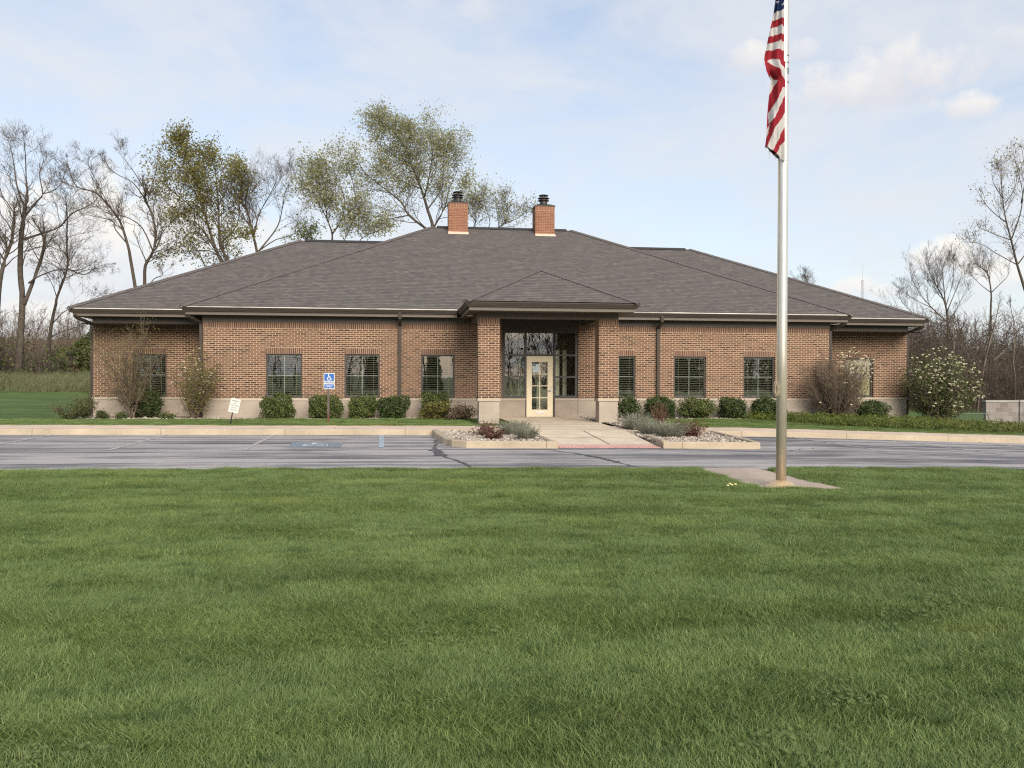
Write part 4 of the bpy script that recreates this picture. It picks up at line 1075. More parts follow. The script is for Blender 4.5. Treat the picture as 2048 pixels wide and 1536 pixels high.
    # frayed threads along the bottom hem
    r = np.random.default_rng(5); P0 = []; P1 = []
    for x, ln in ((1522.5, 7), (1524, 5), (1532, 20), (1533, 12), (1546, 16), (1555, 14), (1554, 9), (1560, 12), (1563, 8)):
        a = np.array([base[0] + (x - 1563) * px_m, PY - 0.1, base[2] - (bot(x) - 100) * px_m + 0.01]); b = a + np.array([r.uniform(-0.015, 0.015), 0, -ln * px_m])
        P0.append(a); P1.append(b)
    for a, b in zip(P0, P1): segs_mesh('frayed_thread', [a], [b], [0.003], [0.0015], fm[0], o)
flag()

# ------------------------------------------------------------------ grass
def patch(name, r, n, rad, h0, h1, w, bias=None):
    a = r.uniform(0, 2 * math.pi, n); q = rad * np.sqrt(r.uniform(0, 1, n)) * r.uniform(0.75, 1.0, n)
    x, y = q * np.cos(a), q * np.sin(a)
    h = r.uniform(h0, h1, n); dirn = r.uniform(0, 2 * math.pi, n) if bias is None else np.where(r.uniform(0, 1, n) < 0.25, r.uniform(0, 6.28, n), bias + r.normal(0, 0.75, n)); ln = r.uniform(0.15, 0.95, n) * h * 0.9
    wd = w * r.uniform(0.6, 1.3, n); th = r.uniform(0, 2 * math.pi, n)
    px, py = np.cos(th) * wd / 2, np.sin(th) * wd / 2
    dx, dy = np.cos(dirn), np.sin(dirn)
    B0 = np.stack([x - px, y - py, np.zeros(n) - 0.01], 1); B1 = np.stack([x + px, y + py, np.zeros(n) - 0.01], 1)
    mx, my, mz = x + dx * ln * 0.35, y + dy * ln * 0.35, h * 0.62
    M0 = np.stack([mx - px * 0.85, my - py * 0.85, mz], 1); M1 = np.stack([mx + px * 0.85, my + py * 0.85, mz], 1)
    tx, ty, tz = x + dx * ln, y + dy * ln, h * r.uniform(0.85, 1.0, n)
    T0 = np.stack([tx - px * 0.15, ty - py * 0.15, tz], 1); T1 = np.stack([tx + px * 0.15, ty + py * 0.15, tz], 1)
    V = np.stack([B0, B1, M0, M1, T0, T1], 1).reshape(-1, 3)
    o_ = (np.arange(n) * 6)[:, None]
    F = np.concatenate([o_ + np.array([[0, 1, 3, 2]]), o_ + np.array([[2, 3, 5, 4]])], 0)
    v = r.beta(1.6, 1.6, n)
    return V, F, np.concatenate([v, v])

def scatter(name, pts, rots, scls, idxs, variants, mat, label=None):
    """one object of ground cover: points carrying instances of a few small meshes"""
    vc = bpy.data.collections.new(name + '_variants')
    for k, (V, F, var) in enumerate(variants):
        o = np_mesh('%s_variant' % name, V, F, mat, var=var); COL.objects.unlink(o); vc.objects.link(o)
        o.name = '%s_variant.%03d' % (name, k)
    me = bpy.data.meshes.new(name); me.vertices.add(len(pts)); me.vertices.foreach_set('co', np.asarray(pts, np.float32).ravel())
    for an, tp, dat, fld in (('rot', 'FLOAT_VECTOR', rots, 'vector'), ('scl', 'FLOAT_VECTOR', scls, 'vector'), ('idx', 'INT', idxs, 'value')):
        a = me.attributes.new(an, tp, 'POINT'); a.data.foreach_set(fld, np.asarray(dat, np.int32 if tp == 'INT' else np.float32).ravel())
    ob = bpy.data.objects.new(name, me); COL.objects.link(ob)
    ng = bpy.data.node_groups.new(name + '_scatter', 'GeometryNodeTree')
    ng.interface.new_socket('Geometry', in_out='INPUT', socket_type='NodeSocketGeometry'); ng.interface.new_socket('Geometry', in_out='OUTPUT', socket_type='NodeSocketGeometry')
    gi, go = ng.nodes.new('NodeGroupInput'), ng.nodes.new('NodeGroupOutput')
    ci = ng.nodes.new('GeometryNodeCollectionInfo'); ci.inputs['Collection'].default_value = vc; ci.inputs['Separate Children'].default_value = True; ci.inputs['Reset Children'].default_value = True
    ip = ng.nodes.new('GeometryNodeInstanceOnPoints'); ip.inputs['Pick Instance'].default_value = True
    def na(nm, typ):
        q = ng.nodes.new('GeometryNodeInputNamedAttribute'); q.data_type = typ; q.inputs['Name'].default_value = nm
        return [s for s in q.outputs if s.enabled and s.name == 'Attribute'][0]
    L = ng.links.new
    L(gi.outputs[0], ip.inputs['Points']); L(ci.outputs[0], ip.inputs['Instance']); L(na('idx', 'INT'), ip.inputs['Instance Index'])
    L(na('rot', 'FLOAT_VECTOR'), ip.inputs['Rotation']); L(na('scl', 'FLOAT_VECTOR'), ip.inputs['Scale']); L(ip.outputs[0], go.inputs[0])
    md = ob.modifiers.new('scatter', 'NODES'); md.node_group = ng
    tag(ob, label, None, None, 'stuff')
    return ob

def vnoise(x, y, seed=0):
    """cheap smooth value noise"""
    xi, yi = np.floor(x).astype(int), np.floor(y).astype(int); fx, fy = x - xi, y - yi
    h = lambda a, b: np.modf(np.abs(np.sin(a * 127.1 + b * 311.7 + seed * 17.3) * 43758.5453))[0]
    sx2, sy2 = fx * fx * (3 - 2 * fx), fy * fy * (3 - 2 * fy)
    return (h(xi, yi) * (1 - sx2) + h(xi + 1, yi) * sx2) * (1 - sy2) + (h(xi, yi + 1) * (1 - sx2) + h(xi + 1, yi + 1) * sx2) * sy2

def in_poly(poly, x, y):
    c = False; n = len(poly)
    for i in range(n):
        (x0, y0), (x1, y1) = poly[i], poly[(i + 1) % n]
        if (y0 > y) != (y1 > y) and x < (x1 - x0) * (y - y0) / (y1 - y0) + x0: c = not c
    return c

r = np.random.default_rng(11)
variants = [patch('g', r, 2500, 0.31, 0.035, 0.085, 0.0040, 1.45) for _ in range(3)] + [patch('g', r, 2300, 0.31, 0.04, 0.105, 0.0038, 1.3)] + [patch('g', r, 2500, 0.31, 0.035, 0.085, 0.0040, -1.6) for _ in range(3)] + [patch('g', r, 2300, 0.31, 0.04, 0.105, 0.0038, -1.8)]
PTS = []; st = 0.235
for y in np.arange(1.9, 13.86, st):
    hw = 0.66 * y + 1.0; cx = 0.126 * y
    for x in np.arange(cx - hw, cx + hw, st):
        xx, yy_ = x + r.uniform(-.1, .1), y + r.uniform(-.1, .1)
        if yy_ > 13.80: yy_ = 13.80 - r.uniform(0, .1)
        if in_poly([(4.66, 14.5), (4.74, 12.6), (4.78, 11.22), (6.28, 11.16), (6.24, 12.6), (6.2, 14.5)], xx, yy_): continue
        if math.hypot(xx - PX, yy_ - PY) < 0.42: continue
        PTS.append((xx, yy_, ground(xx, yy_), 1.0))
nfront = len(PTS)
for y in np.arange(23.95, 27.8, 0.30):
    for x in np.arange(-22, 22, 0.30):
        xx, yy_ = x + r.uniform(-.12, .12), y + r.uniform(-.1, .1)
        if 1.9 < xx < 7.6: continue
        if xx < -11 or yy_ < 27.6: PTS.append((xx, yy_, ground(xx, yy_), 0.9))
PTS = np.array(PTS); n = len(PTS)
nz = vnoise(PTS[:, 0] * 0.8, PTS[:, 1] * 2.0, 1) * 0.5 + vnoise(PTS[:, 0] * 2.3, PTS[:, 1] * 3.1, 2) * 0.5
rot = np.zeros((n, 3)); rot[:, 2] = r.uniform(0, 2 * math.pi, n); rot[:, 0] = r.normal(0, 0.035, n); rot[:, 1] = r.normal(0, 0.035, n)
rot[:, 2] = r.normal(0, 0.35, n)
band = np.sin(2 * math.pi * (PTS[:, 1] * 0.92 + 0.04 * PTS[:, 0] + 1.1 * vnoise(PTS[:, 0] * 0.22, PTS[:, 1] * 0.5, 8))) + r.normal(0, 0.75, n) > 0
gidx = r.integers(0, 4, n) + np.where(band, 4, 0)
nb = vnoise(PTS[:, 0] * 0.35 + 4, PTS[:, 1] * 1.5, 3)
hs = (0.46 + 0.38 * nz + 0.32 * nb) * PTS[:, 3]
tip = np.clip(1 - np.clip((PTS[:, 1] - 13.0) / 0.9, 0, 1) * 0.0, 0.5, 1)
scl = np.stack([np.ones(n), np.ones(n), hs * tip], 1)
scatter('grass', PTS[:, :3], rot, scl, gidx, variants, M['grass'], 'mown green lawn grass')

# clover and a few dandelions in the lawn
r = np.random.default_rng(15); CP = []
for px, py, Y, n, sx2, sy2 in ((1860, 1240, 5.3, 150, 0.34, 0.16), (1705, 1425, 3.75, 40, 0.08, 0.07), (1560, 1500, 3.3, 60, 0.16, 0.1), (880, 1290, 4.9, 40, 0.2, 0.1), (120, 1490, 3.5, 40, 0.1, 0.06)):
    b = at(px, py, Y); q = np.stack([b[0] + r.normal(0, sx2, n), Y + r.normal(0, sy2, n), ground(b[0], Y) + r.uniform(0.045, 0.075, n)], 1)
    CP.append(np.concatenate([q + r.normal(0, 0.009, (n, 3)) * np.array([1, 1, 0.2]) for _ in range(3)]))
CP = np.concatenate(CP)
V, F = leaves_arrays(CP, 0.011, r, np.tile([0, -0.2, 1.0], (len(CP), 1)), 0.25, 0.9)
tag(np_mesh('clover', V, F, M['freshgreen'], None, var=r.uniform(0.4, 1, len(CP))), 'pale green clover patches in the lawn', None, None, 'stuff')
for k, (px, py) in enumerate(((1455, 985), (1463, 983), (1470, 986), (1459, 989))):
    Y = 11.1 + 0.06 * k; b = at(px, py, Y); z = ground(b[0], Y)
    d = empty('dandelion', (b[0], Y, z), 'tiny dandelion head in the lawn left of the flagpole pad', 'flower', 'dandelions by the flagpole pad')
    m = MB(); m.tube([(b[0], Y, z), (b[0] + 0.004, Y, z + 0.085)], 0.0025, 5); m.build('stem', M['grass'], d)
    m = MB(); m.lathe([(0.004, z + 0.082), (0.017, z + 0.092), (0.019, z + 0.098), (0.010, z + 0.106), (0.002, z + 0.108)], (b[0] + 0.004, Y), 12); m.build('flower_head', M['dandelion'], d)

# tall dry grass at the foot of the trees on the left
def tall_patch(r, n=160):
    V, F, v = patch('t', r, n, 0.6, 0.35, 1.0, 0.014); return V, F, v
tv = [tall_patch(r) for _ in range(4)]
tp_ = []
for _ in range(1500):
    x = r.uniform(-48, -9); y = r.uniform(50.5, 58)
    tp_.append((x, y, ground(x, y)))
tp_ = np.array(tp_); n = len(tp_)
rot = np.zeros((n, 3)); rot[:, 2] = r.uniform(0, 6.28, n)
sc_ = r.uniform(0.55, 1.15, n) * np.interp(tp_[:, 1], [50.5, 52.5], [0.5, 1.0])
scatter('tall_grass', tp_, rot, np.stack([sc_ * 0.9 + 0.2, sc_ * 0.9 + 0.2, sc_], 1), r.integers(0, 4, n), tv, M['tallgrass'], 'strip of tall pale grass under the trees')

# river rock
def stone(r):
    import bmesh
    bm = bmesh.new(); bmesh.ops.create_icosphere(bm, subdivisions=2, radius=1.0)
    k = r.normal(size=(3, 3)) * 0.9
    for v in bm.verts:
        c = np.array(v.co); f = 1 + 0.12 * np.sin(k @ c).sum(); v.co = Vector(c * f * np.array([1.0, 0.8, 0.55]))
    V = np.array([v.co[:] for v in bm.verts]); F = np.array([[v.index for v in f.verts] for f in bm.faces]); bm.free()
    return V, F, r.uniform(0, 1, len(F))
sv = [stone(r) for _ in range(6)]
M['stones'] = None
def stone_mat():
    m, t, b = new_mat('river_stone')
    oi = t.n('ShaderNodeObjectInfo')
    rnd = oi.outputs['Random']
    c = t.ramp(rnd, [(0.0, (0.12, 0.098, 0.078)), (0.25, (0.27, 0.225, 0.18)), (0.5, (0.40, 0.345, 0.28)), (0.75, (0.56, 0.505, 0.435)), (0.92, (0.34, 0.25, 0.185)), (1.0, (0.68, 0.64, 0.58))])
    c = t.mix(t.math('MULTIPLY', t.noise(t.pos(), 40.0, 3.0), 0.4), c, (0.30, 0.26, 0.22))
    link(t, c, b.inputs['Base Color']); b.inputs['Roughness'].default_value = 0.7
    return m
M['stones'] = stone_mat()
sp = []
for poly, cnt in zip(gp, (3000, 2300)):
    x0, x1 = min(p[0] for p in poly), max(p[0] for p in poly); y0, y1 = min(p[1] for p in poly), max(p[1] for p in poly)
    while cnt > 0:
        x, y = r.uniform(x0, x1), r.uniform(y0, y1)
        if in_poly(poly, x, y): sp.append((x, y, g(x) + 0.085 + r.uniform(0.0, 0.03))); cnt -= 1
for x0, x1, cnt in ((-10.5, 2.1, 2600), (6.15, 15.2, 1900)):
    for _ in range(cnt):
        x = r.uniform(x0, x1); y = r.uniform(27.72, 28.95); sp.append((x, y, bedz(x, y) + r.uniform(0, 0.03)))
for _ in range(420):
    x = r.uniform(6.05, 7.3); y = r.uniform(22.4, 27.7); sp.append((x, y, ground(x, y) + 0.05 + r.uniform(0, 0.02)))
for _ in range(90):
    x = r.uniform(5.98, 6.12); y = r.uniform(26.2, 28.9); sp.append((x, y, ground(x, y) + 0.05))
sp = np.array(sp); n = len(sp)
rot = r.uniform(0, 6.28, (n, 3)); rot[:, :2] *= 0.12
ss = r.gamma(6, 0.0048, n).clip(0.015, 0.060)
scatter('gravel', sp, rot, np.stack([ss, ss, ss], 1), r.integers(0, 6, n), sv, M['stones'], 'loose pale river stones')

# ------------------------------------------------------------------ shrubs
def shell_points(n, rx, ry, rz, r, boxy=0.0, lump=0.12, inner=0.55):
    d = r.normal(size=(n, 3)); d /= np.linalg.norm(d, axis=1, keepdims=True)
    if boxy:
        m_ = np.max(np.abs(d), axis=1, keepdims=True); d2 = d / m_; d2n = d * (1 - boxy) + d2 * boxy * 0.97
    else: d2n = d
    ph = r.uniform(0, 6.28, 6); k = r.normal(size=(6, 3)) * 3.0
    bump = 1 + lump * np.sum(np.sin(d @ k.T + ph), axis=1, keepdims=True) / 2.2
    rad = (r.uniform(inner ** 3, 1, (n, 1)) ** (1 / 3)) * bump
    return d2n * rad * np.array([[rx, ry, rz]]), d

def clipped(px0, px1, py0, py1, Y, label, mat='yew', boxy=0.75, n=4600, cat='shrub', size=0.033, group='clipped evergreen shrubs along the wall', lump=0.15, stray=0.07):
    pb = at((px0 + px1) / 2, py1, Y); x = pb[0]; w = (px1 - px0) / FPX * Y; h = (py1 - py0) / FPX * Y
    z = ground(x, Y)
    o = empty('shrub', (x, Y, z), label, cat, group)
    r = np.random.default_rng(int(px0) * 7 + 1)
    P, N = shell_points(n, w / 2, w / 2 * 0.85, h / 2, r, boxy, lump)
    P = P + np.array([x, Y, z + h / 2]); P[:, 2] = np.maximum(P[:, 2], z + 0.01)
    # stray shoots on top
    ns = int(n * stray); q = r.integers(0, n, ns); P[q] += N[q] * r.uniform(0.02, 0.07, (ns, 1)) + np.array([0, 0, 0.02])
    clump = 0.5 + 0.5 * np.sin(P[:, 0] * 17 + P[:, 2] * 13 + 2 * np.sin(P[:, 1] * 11))
    var = np.clip(0.30 * r.uniform(0, 1, n) + 0.45 * clump + 0.35 * (r.uniform(0, 1, n) > 0.86), 0, 1)
    leaves('foliage', P, size, M[mat], o, r, N, 0.62, 0.55, var)
    # twiggy heart
    m_ = 260; A = np.tile([x, Y, z], (m_, 1)) + r.normal(0, 0.05, (m_, 3)) * np.array([1, 1, 0]); B, _ = shell_points(m_, w / 2 * 0.8, w / 2 * 0.7, h / 2 * 0.8, r, boxy, 0.1, 0.3); B = B + np.array([x, Y, z + h / 2])
    segs_mesh('branches', A, B, [0.010] * m_, [0.004] * m_, M['darkbark'], o)
    return o
G2 = 'loose low plants in the beds'
clipped(263, 318, 790, 842, 29.4, 'clipped dark box-shaped shrub under the window of the recessed end beside the multi-stemmed tree', 'yewdark')
clipped(525, 586, 795, 842, 28.1, 'clipped green shrub narrowing downward, right of the leaning white sign', 'yew')
clipped(617, 679, 797, 843, 28.1, 'clipped green shrub directly behind the blue parking sign', 'yew')
clipped(697, 752, 796, 842, 28.1, 'clipped green shrub right of the blue parking sign, left of the downspout', 'yew')
clipped(757, 815, 796, 842, 28.1, 'clipped green shrub below the downspout left of the porch', 'yewdark')
clipped(842, 898, 793, 845, 28.2, 'clipped green shrub under the window nearest the porch on its left', 'yew')
clipped(1236, 1278, 793, 840, 27.6, 'narrow clipped dark shrub against the right porch pillar', 'yewdark', n=3000)
clipped(1291, 1351, 793, 838, 28.1, 'clipped shrub under the downspout right of the porch, behind reddish twigs', 'yewdark')
clipped(1360, 1431, 797, 841, 28.1, 'spiky shaggy green shrub, widest of those right of the porch', 'yew', boxy=0.35, lump=0.2, stray=0.12)
clipped(1436, 1493, 796, 842, 28.1, 'clipped green shrub between the shaggy shrub and the one by the flagpole', 'yewdark')
clipped(1500, 1560, 796, 843, 28.1, 'clipped dark shrub just left of the flagpole', 'yewdark')
clipped(1703, 1776, 800, 842, 29.2, 'rounded dark green shrub near the right end of the wall, beside the bare twiggy bush', 'yewdark', boxy=0.2)
clipped(835, 905, 812, 850, 27.3, 'low loose azalea with yellowish leaves in front of the clipped shrub by the porch', 'olive', 0.1, 2000, 'plant', 0.035, G2, 0.3, 0.1)
clipped(895, 950, 818, 850, 26.7, 'brown twiggy low shrub left of the porch pillar', 'brownleaf', 0.1, 1500, 'plant', 0.03, G2, 0.3, 0.1)
for i, (a, b, c, lab) in enumerate(((192, 216, 828, 'small green tuft at the left corner downspout'), (232, 252, 830, 'small grey-green tuft at the foot of the multi-stemmed tree'), (321, 348, 832, 'small green tuft between the dark box shrub and the flowering bush'))):
    clipped(a, b, c, 845, 28.0, lab, 'bushgreen', 0.1, 500, 'plant', 0.03, G2, 0.25, 0.15)

def fan_shrub(px, py, Y, h, w, label, nst, leaf=None, nleaf=0, flower=0, twigmat='shrubtwig', seed=1, vase=1.0, twn=5, leafsize=0.035, name='tall_shrub', cat='shrub', group=None, fsize=0.045, ftop=0.35, r0=0.016, fbias=None, spread=0.04):
    """many-stemmed shrub: stems fan up from one foot; twigs, then leaves and flower heads near the twig ends"""
    r = np.random.default_rng(seed); b = at(px, py, Y); x0, z0 = b[0], ground(b[0], Y)
    o = empty(name, (x0, Y, z0), label, cat, group)
    P0 = []; P1 = []; RA = []; RB = []; tips = []
    for s in range(nst):
        a = r.uniform(0, 6.28); out = math.sqrt(r.uniform(0.02, 1)); hh = h * r.uniform(0.6, 1.02) * (1 - 0.25 * out * out)
        tx, ty = math.cos(a) * w / 2 * out, math.sin(a) * w / 2 * out * 0.75
        prev = np.array([x0 + math.cos(a) * 0.06 * r.uniform(0, 2), Y + math.sin(a) * 0.06, z0]); K = 7; rad = r0 * r.uniform(0.7, 1.2)
        for k in range(1, K + 1):
            t = k / K; e = t ** (1 / vase) if vase > 1 else t ** 1.0
            cur = np.array([x0 + tx * (t ** (1.2 / vase)) + r.normal(0, 0.025 * h / 2), Y + ty * (t ** (1.2 / vase)) + r.normal(0, 0.025 * h / 2), z0 + hh * t])
            ra, rb = rad * (1 - 0.8 * (k - 1) / K), rad * (1 - 0.8 * k / K)
            P0.append(prev); P1.append(cur); RA.append(ra); RB.append(rb)
            if k >= 2:
                for _ in range(twn):
                    q = prev + (cur - prev) * r.uniform(); ln = r.uniform(0.10, 0.34) * h / 2.2
                    d = np.array([tx * 0.3, ty * 0.3, 0]) + r.normal(0, 0.45, 3) + np.array([0, 0, 0.65]); d /= np.linalg.norm(d)
                    e2 = q + d * ln; P0.append(q); P1.append(e2); RA.append(rb * 0.5 + 0.002); RB.append(0.002); tips.append(e2)
                    if r.uniform() < 0.6:
                        d2 = d + r.normal(0, 0.5, 3); d2 /= np.linalg.norm(d2); e3 = q + d * ln * 0.5 + d2 * ln * 0.5
                        P0.append(q + d * ln * 0.5); P1.append(e3); RA.append(0.003); RB.append(0.0018); tips.append(e3)
            prev = cur
    segs_mesh('branches', P0, P1, RA, RB, M[twigmat], o)
    tips = np.array(tips)
    if leaf:
        q = r.integers(0, len(tips), nleaf); leaves('foliage', tips[q] + r.normal(0, spread, (nleaf, 3)), leafsize, M[leaf], o, r)
    if flower:
        wgt = np.clip((tips[:, 2] - z0) / h - ftop, 0.02, 1)
        if fbias is not None: wgt = wgt * np.clip(0.5 + fbias * (tips[:, 0] - x0) / w, 0.02, 2)
        q = r.choice(len(tips), min(flower, len(tips) - 1), replace=False, p=wgt / wgt.sum())
        C_ = tips[q]; Pf = np.repeat(C_, 9, axis=0) + r.normal(0, fsize * 0.55, (len(C_) * 9, 3)) * np.array([1, 1, 0.45])
        nn = np.tile([0, -0.8, 0.8], (len(Pf), 1)); leaves('blossom', Pf, fsize * 0.62, M['flower'], o, r, nn, 0.35, 0.85)
    return o
GS = 'tall shrubs at the building corners'
fan_shrub(262, 842, 28.6, 3.45, 2.5, 'tall vase-shaped multi-stemmed shrub with tiny olive buds before the left wall', 20, 'olive', 3600, 0, seed=21, vase=1.0, leafsize=0.022, group=GS, twn=8, r0=0.024, spread=0.10)
fan_shrub(385, 842, 28.3, 2.45, 1.75, 'upright green shrub dotted with a few cream flower heads at the left inner corner', 30, 'olive', 3400, 95, seed=22, vase=1.5, group=GS, leafsize=0.030, ftop=0.1, fsize=0.024)
fan_shrub(1672, 846, 28.2, 2.5, 2.5, 'dense bare brown twiggy bush with flowers only on its upper right side', 90, 'olive', 500, 45, seed=23, vase=1.7, group=GS, twn=9, ftop=0.55, fbias=2.0, r0=0.013, fsize=0.034)
fan_shrub(1700, 846, 28.9, 2.75, 1.7, 'pale flowering shrub tangled behind the bare twiggy bush at right', 18, 'olive', 900, 120, seed=24, vase=1.6, group=GS, ftop=0.25, fbias=1.0, fsize=0.030)
fan_shrub(1880, 850, 29.3, 2.75, 2.7, 'big rounded shrub covered in cream-white flower heads past the right end of the building', 60, 'bushgreen', 8000, 520, seed=25, vase=2.4, group=GS, ftop=0.05, leafsize=0.042, fsize=0.036, fbias=0.6)

fan_shrub(140, 846, 27.6, 0.62, 1.5, 'straggly low yellow-green shrub at the left corner of the building', 34, 'bushgreen', 900, 0, 'shrubtwig', 26, 1.4, 4, 0.032, 'low_shrub', 'plant', G2, r0=0.006)
fan_shrub(172, 846, 28.0, 0.9, 0.9, 'taller loose green shrub hugging the left corner downspout', 26, 'bushgreen', 900, 0, 'shrubtwig', 27, 1.4, 4, 0.032, 'low_shrub', 'plant', G2, r0=0.006)

# bed plants in the islands
GI = 'plants in the gravel islands'
def tuft(px, py, Y, h, w, label, n, mat, seed, cat='plant'):
    r = np.random.default_rng(seed); b = at(px, py, Y); x0 = b[0]; z0 = g(x0) + 0.09 if Y < 22.4 else ground(x0, Y) + 0.02
    o = empty('grass_tuft', (x0, Y, z0), label, cat, GI)
    a = r.uniform(0, 6.28, n); out = np.sqrt(r.uniform(0, 1, n)); hh = h * r.uniform(0.5, 1.0, n)
    base = np.stack([x0 + np.cos(a) * w * 0.22 * out, Y + np.sin(a) * w * 0.22 * out, np.full(n, z0)], 1)
    tip_ = base + np.stack([np.cos(a) * w * 0.36 * out, np.sin(a) * w * 0.36 * out, hh], 1) + r.normal(0, 0.03, (n, 3))
    side_ = np.stack([-np.sin(a + r.normal(0, 1, n)), np.cos(a), np.zeros(n)], 1) * 0.006
    V = np.stack([base - side_, base + side_, tip_ + side_ * 0.3, tip_ - side_ * 0.3], 1).reshape(-1, 3); F = (np.arange(n) * 4)[:, None] + np.arange(4)
    np_mesh('blades', V, F, M[mat], o, var=r.uniform(0, 1, n))
    q = r.integers(0, n, n); t = r.uniform(0.3, 1.0, (n, 1)); P = base[q] + (tip_[q] - base[q]) * t
    leaves('foliage', P + r.normal(0, 0.012, P.shape), 0.017, M[mat], o, r)
fan_shrub(985, 870, 19.6, 0.52, 0.85, 'reddish-brown barberry at the middle of the left gravel island', 22, 'barberry', 650, 0, 'redtwig', 31, 1.2, 4, 0.028, 'low_shrub', 'plant', GI, r0=0.006)
fan_shrub(964, 857, 20.6, 0.5, 0.6, 'dark brown leafy low shrub at the back of the left gravel island', 16, 'barberry', 420, 0, 'shrubtwig', 32, 1.2, 4, 0.026, 'low_shrub', 'plant', GI, r0=0.006)
fan_shrub(980, 862, 21.6, 0.62, 0.5, 'sparse dead stalks with tiny seed heads in front of the left pillar', 9, 'brownleaf', 90, 0, 'redtwig', 33, 0.9, 2, 0.02, 'low_shrub', 'plant', GI, r0=0.004)
tuft(1052, 871, 19.5, 0.34, 0.62, 'grey-green lavender clump beside the entrance walk in the left island', 420, 'lavender', 34)
tuft(1022, 862, 20.9, 0.38, 0.7, 'dry greyish lavender clump behind the reddish barberry', 420, 'lavender', 35)
tuft(1040, 855, 21.9, 0.34, 0.6, 'faded lavender clump at the back of the left island near the porch', 300, 'lavender', 39)
tuft(1272, 866, 22.6, 0.46, 0.95, 'green-grey lavender clump nearest the walk in the right bed', 520, 'lavender', 36)
tuft(1303, 868, 21.4, 0.40, 0.9, 'pale dry lavender clump behind the short kerb of the right island', 420, 'lavender', 37)
tuft(1342, 874, 20.4, 0.42, 1.0, 'wide silvery lavender clump at the front of the right island', 620, 'lavender', 38)
fan_shrub(1318, 855, 23.4, 0.75, 0.65, 'tangle of red-brown bare twigs in front of a clipped shrub right of the porch', 20, 'brownleaf', 240, 0, 'redtwig', 41, 1.2, 4, 0.02, 'low_shrub', 'plant', GI, r0=0.005)
fan_shrub(1382, 872, 20.6, 0.66, 0.95, 'brown barberry with bare tips in the right gravel island', 32, 'barberry', 900, 0, 'redtwig', 42, 1.2, 4, 0.024, 'low_shrub', 'plant', GI, r0=0.006)
fan_shrub(1365, 858, 22.3, 0.45, 0.7, 'olive-brown twiggy shrub behind the barberry in the right island', 20, 'brownleaf', 520, 0, 'shrubtwig', 44, 1.2, 4, 0.026, 'low_shrub', 'plant', GI, r0=0.006)
fan_shrub(1418, 866, 21.4, 0.20, 0.45, 'tiny dark-leaved sprig at the right end of the gravel island', 10, 'barberry', 150, 0, 'shrubtwig', 43, 1.0, 3, 0.022, 'low_shrub', 'plant', GI, r0=0.004)

# juniper ground cover sweeping down to the right
r = np.random.default_rng(51); JP = []; JN = []
for _ in range(1000):
    x = r.uniform(11.9, 26.5); t = (x - 11.9) / 14.6
    yf = np.interp(x, [11.9, 14, 20, 26.5], [27.3, 25.2, 24.15, 24.0]); yb = np.interp(x, [11.9, 15, 26.5], [28.2, 28.3, 27.8])
    y = r.uniform(yf, yb); z = ground(x, y); hgt = r.uniform(0.14, 0.36)
    n = 46; a = r.uniform(0, 6.28); q = np.stack([r.normal(0, 0.34, n), r.normal(0, 0.22, n), r.uniform(0.02, 1, n) * hgt], 1)
    JP.append(q + np.array([x, y, z]))
JP = np.concatenate(JP); nj = len(JP)
jv = np.clip(0.35 * r.uniform(0, 1, nj) + 0.65 * vnoise(JP[:, 0] * 3.2, JP[:, 1] * 3.2 + JP[:, 2] * 9, 5), 0, 1)
jn = np.tile([0, -0.5, 1.0], (nj, 1))
V, F = leaves_arrays(JP, 0.045, r, jn, 0.6, 0.34)
brown = (JP[:, 0] > 17.5) & (r.uniform(0, 1, nj) < np.clip((JP[:, 0] - 17.5) / 14, 0, 0.6) * (JP[:, 1] < 26))
jo = np_mesh('juniper_ground_cover', V, F, [M['juniper'], M['junbrown']], None, var=jv, matidx=brown.astype(int))
tag(jo, 'spreading olive-green juniper carpet along the kerb at the right end', None, None, 'stuff')

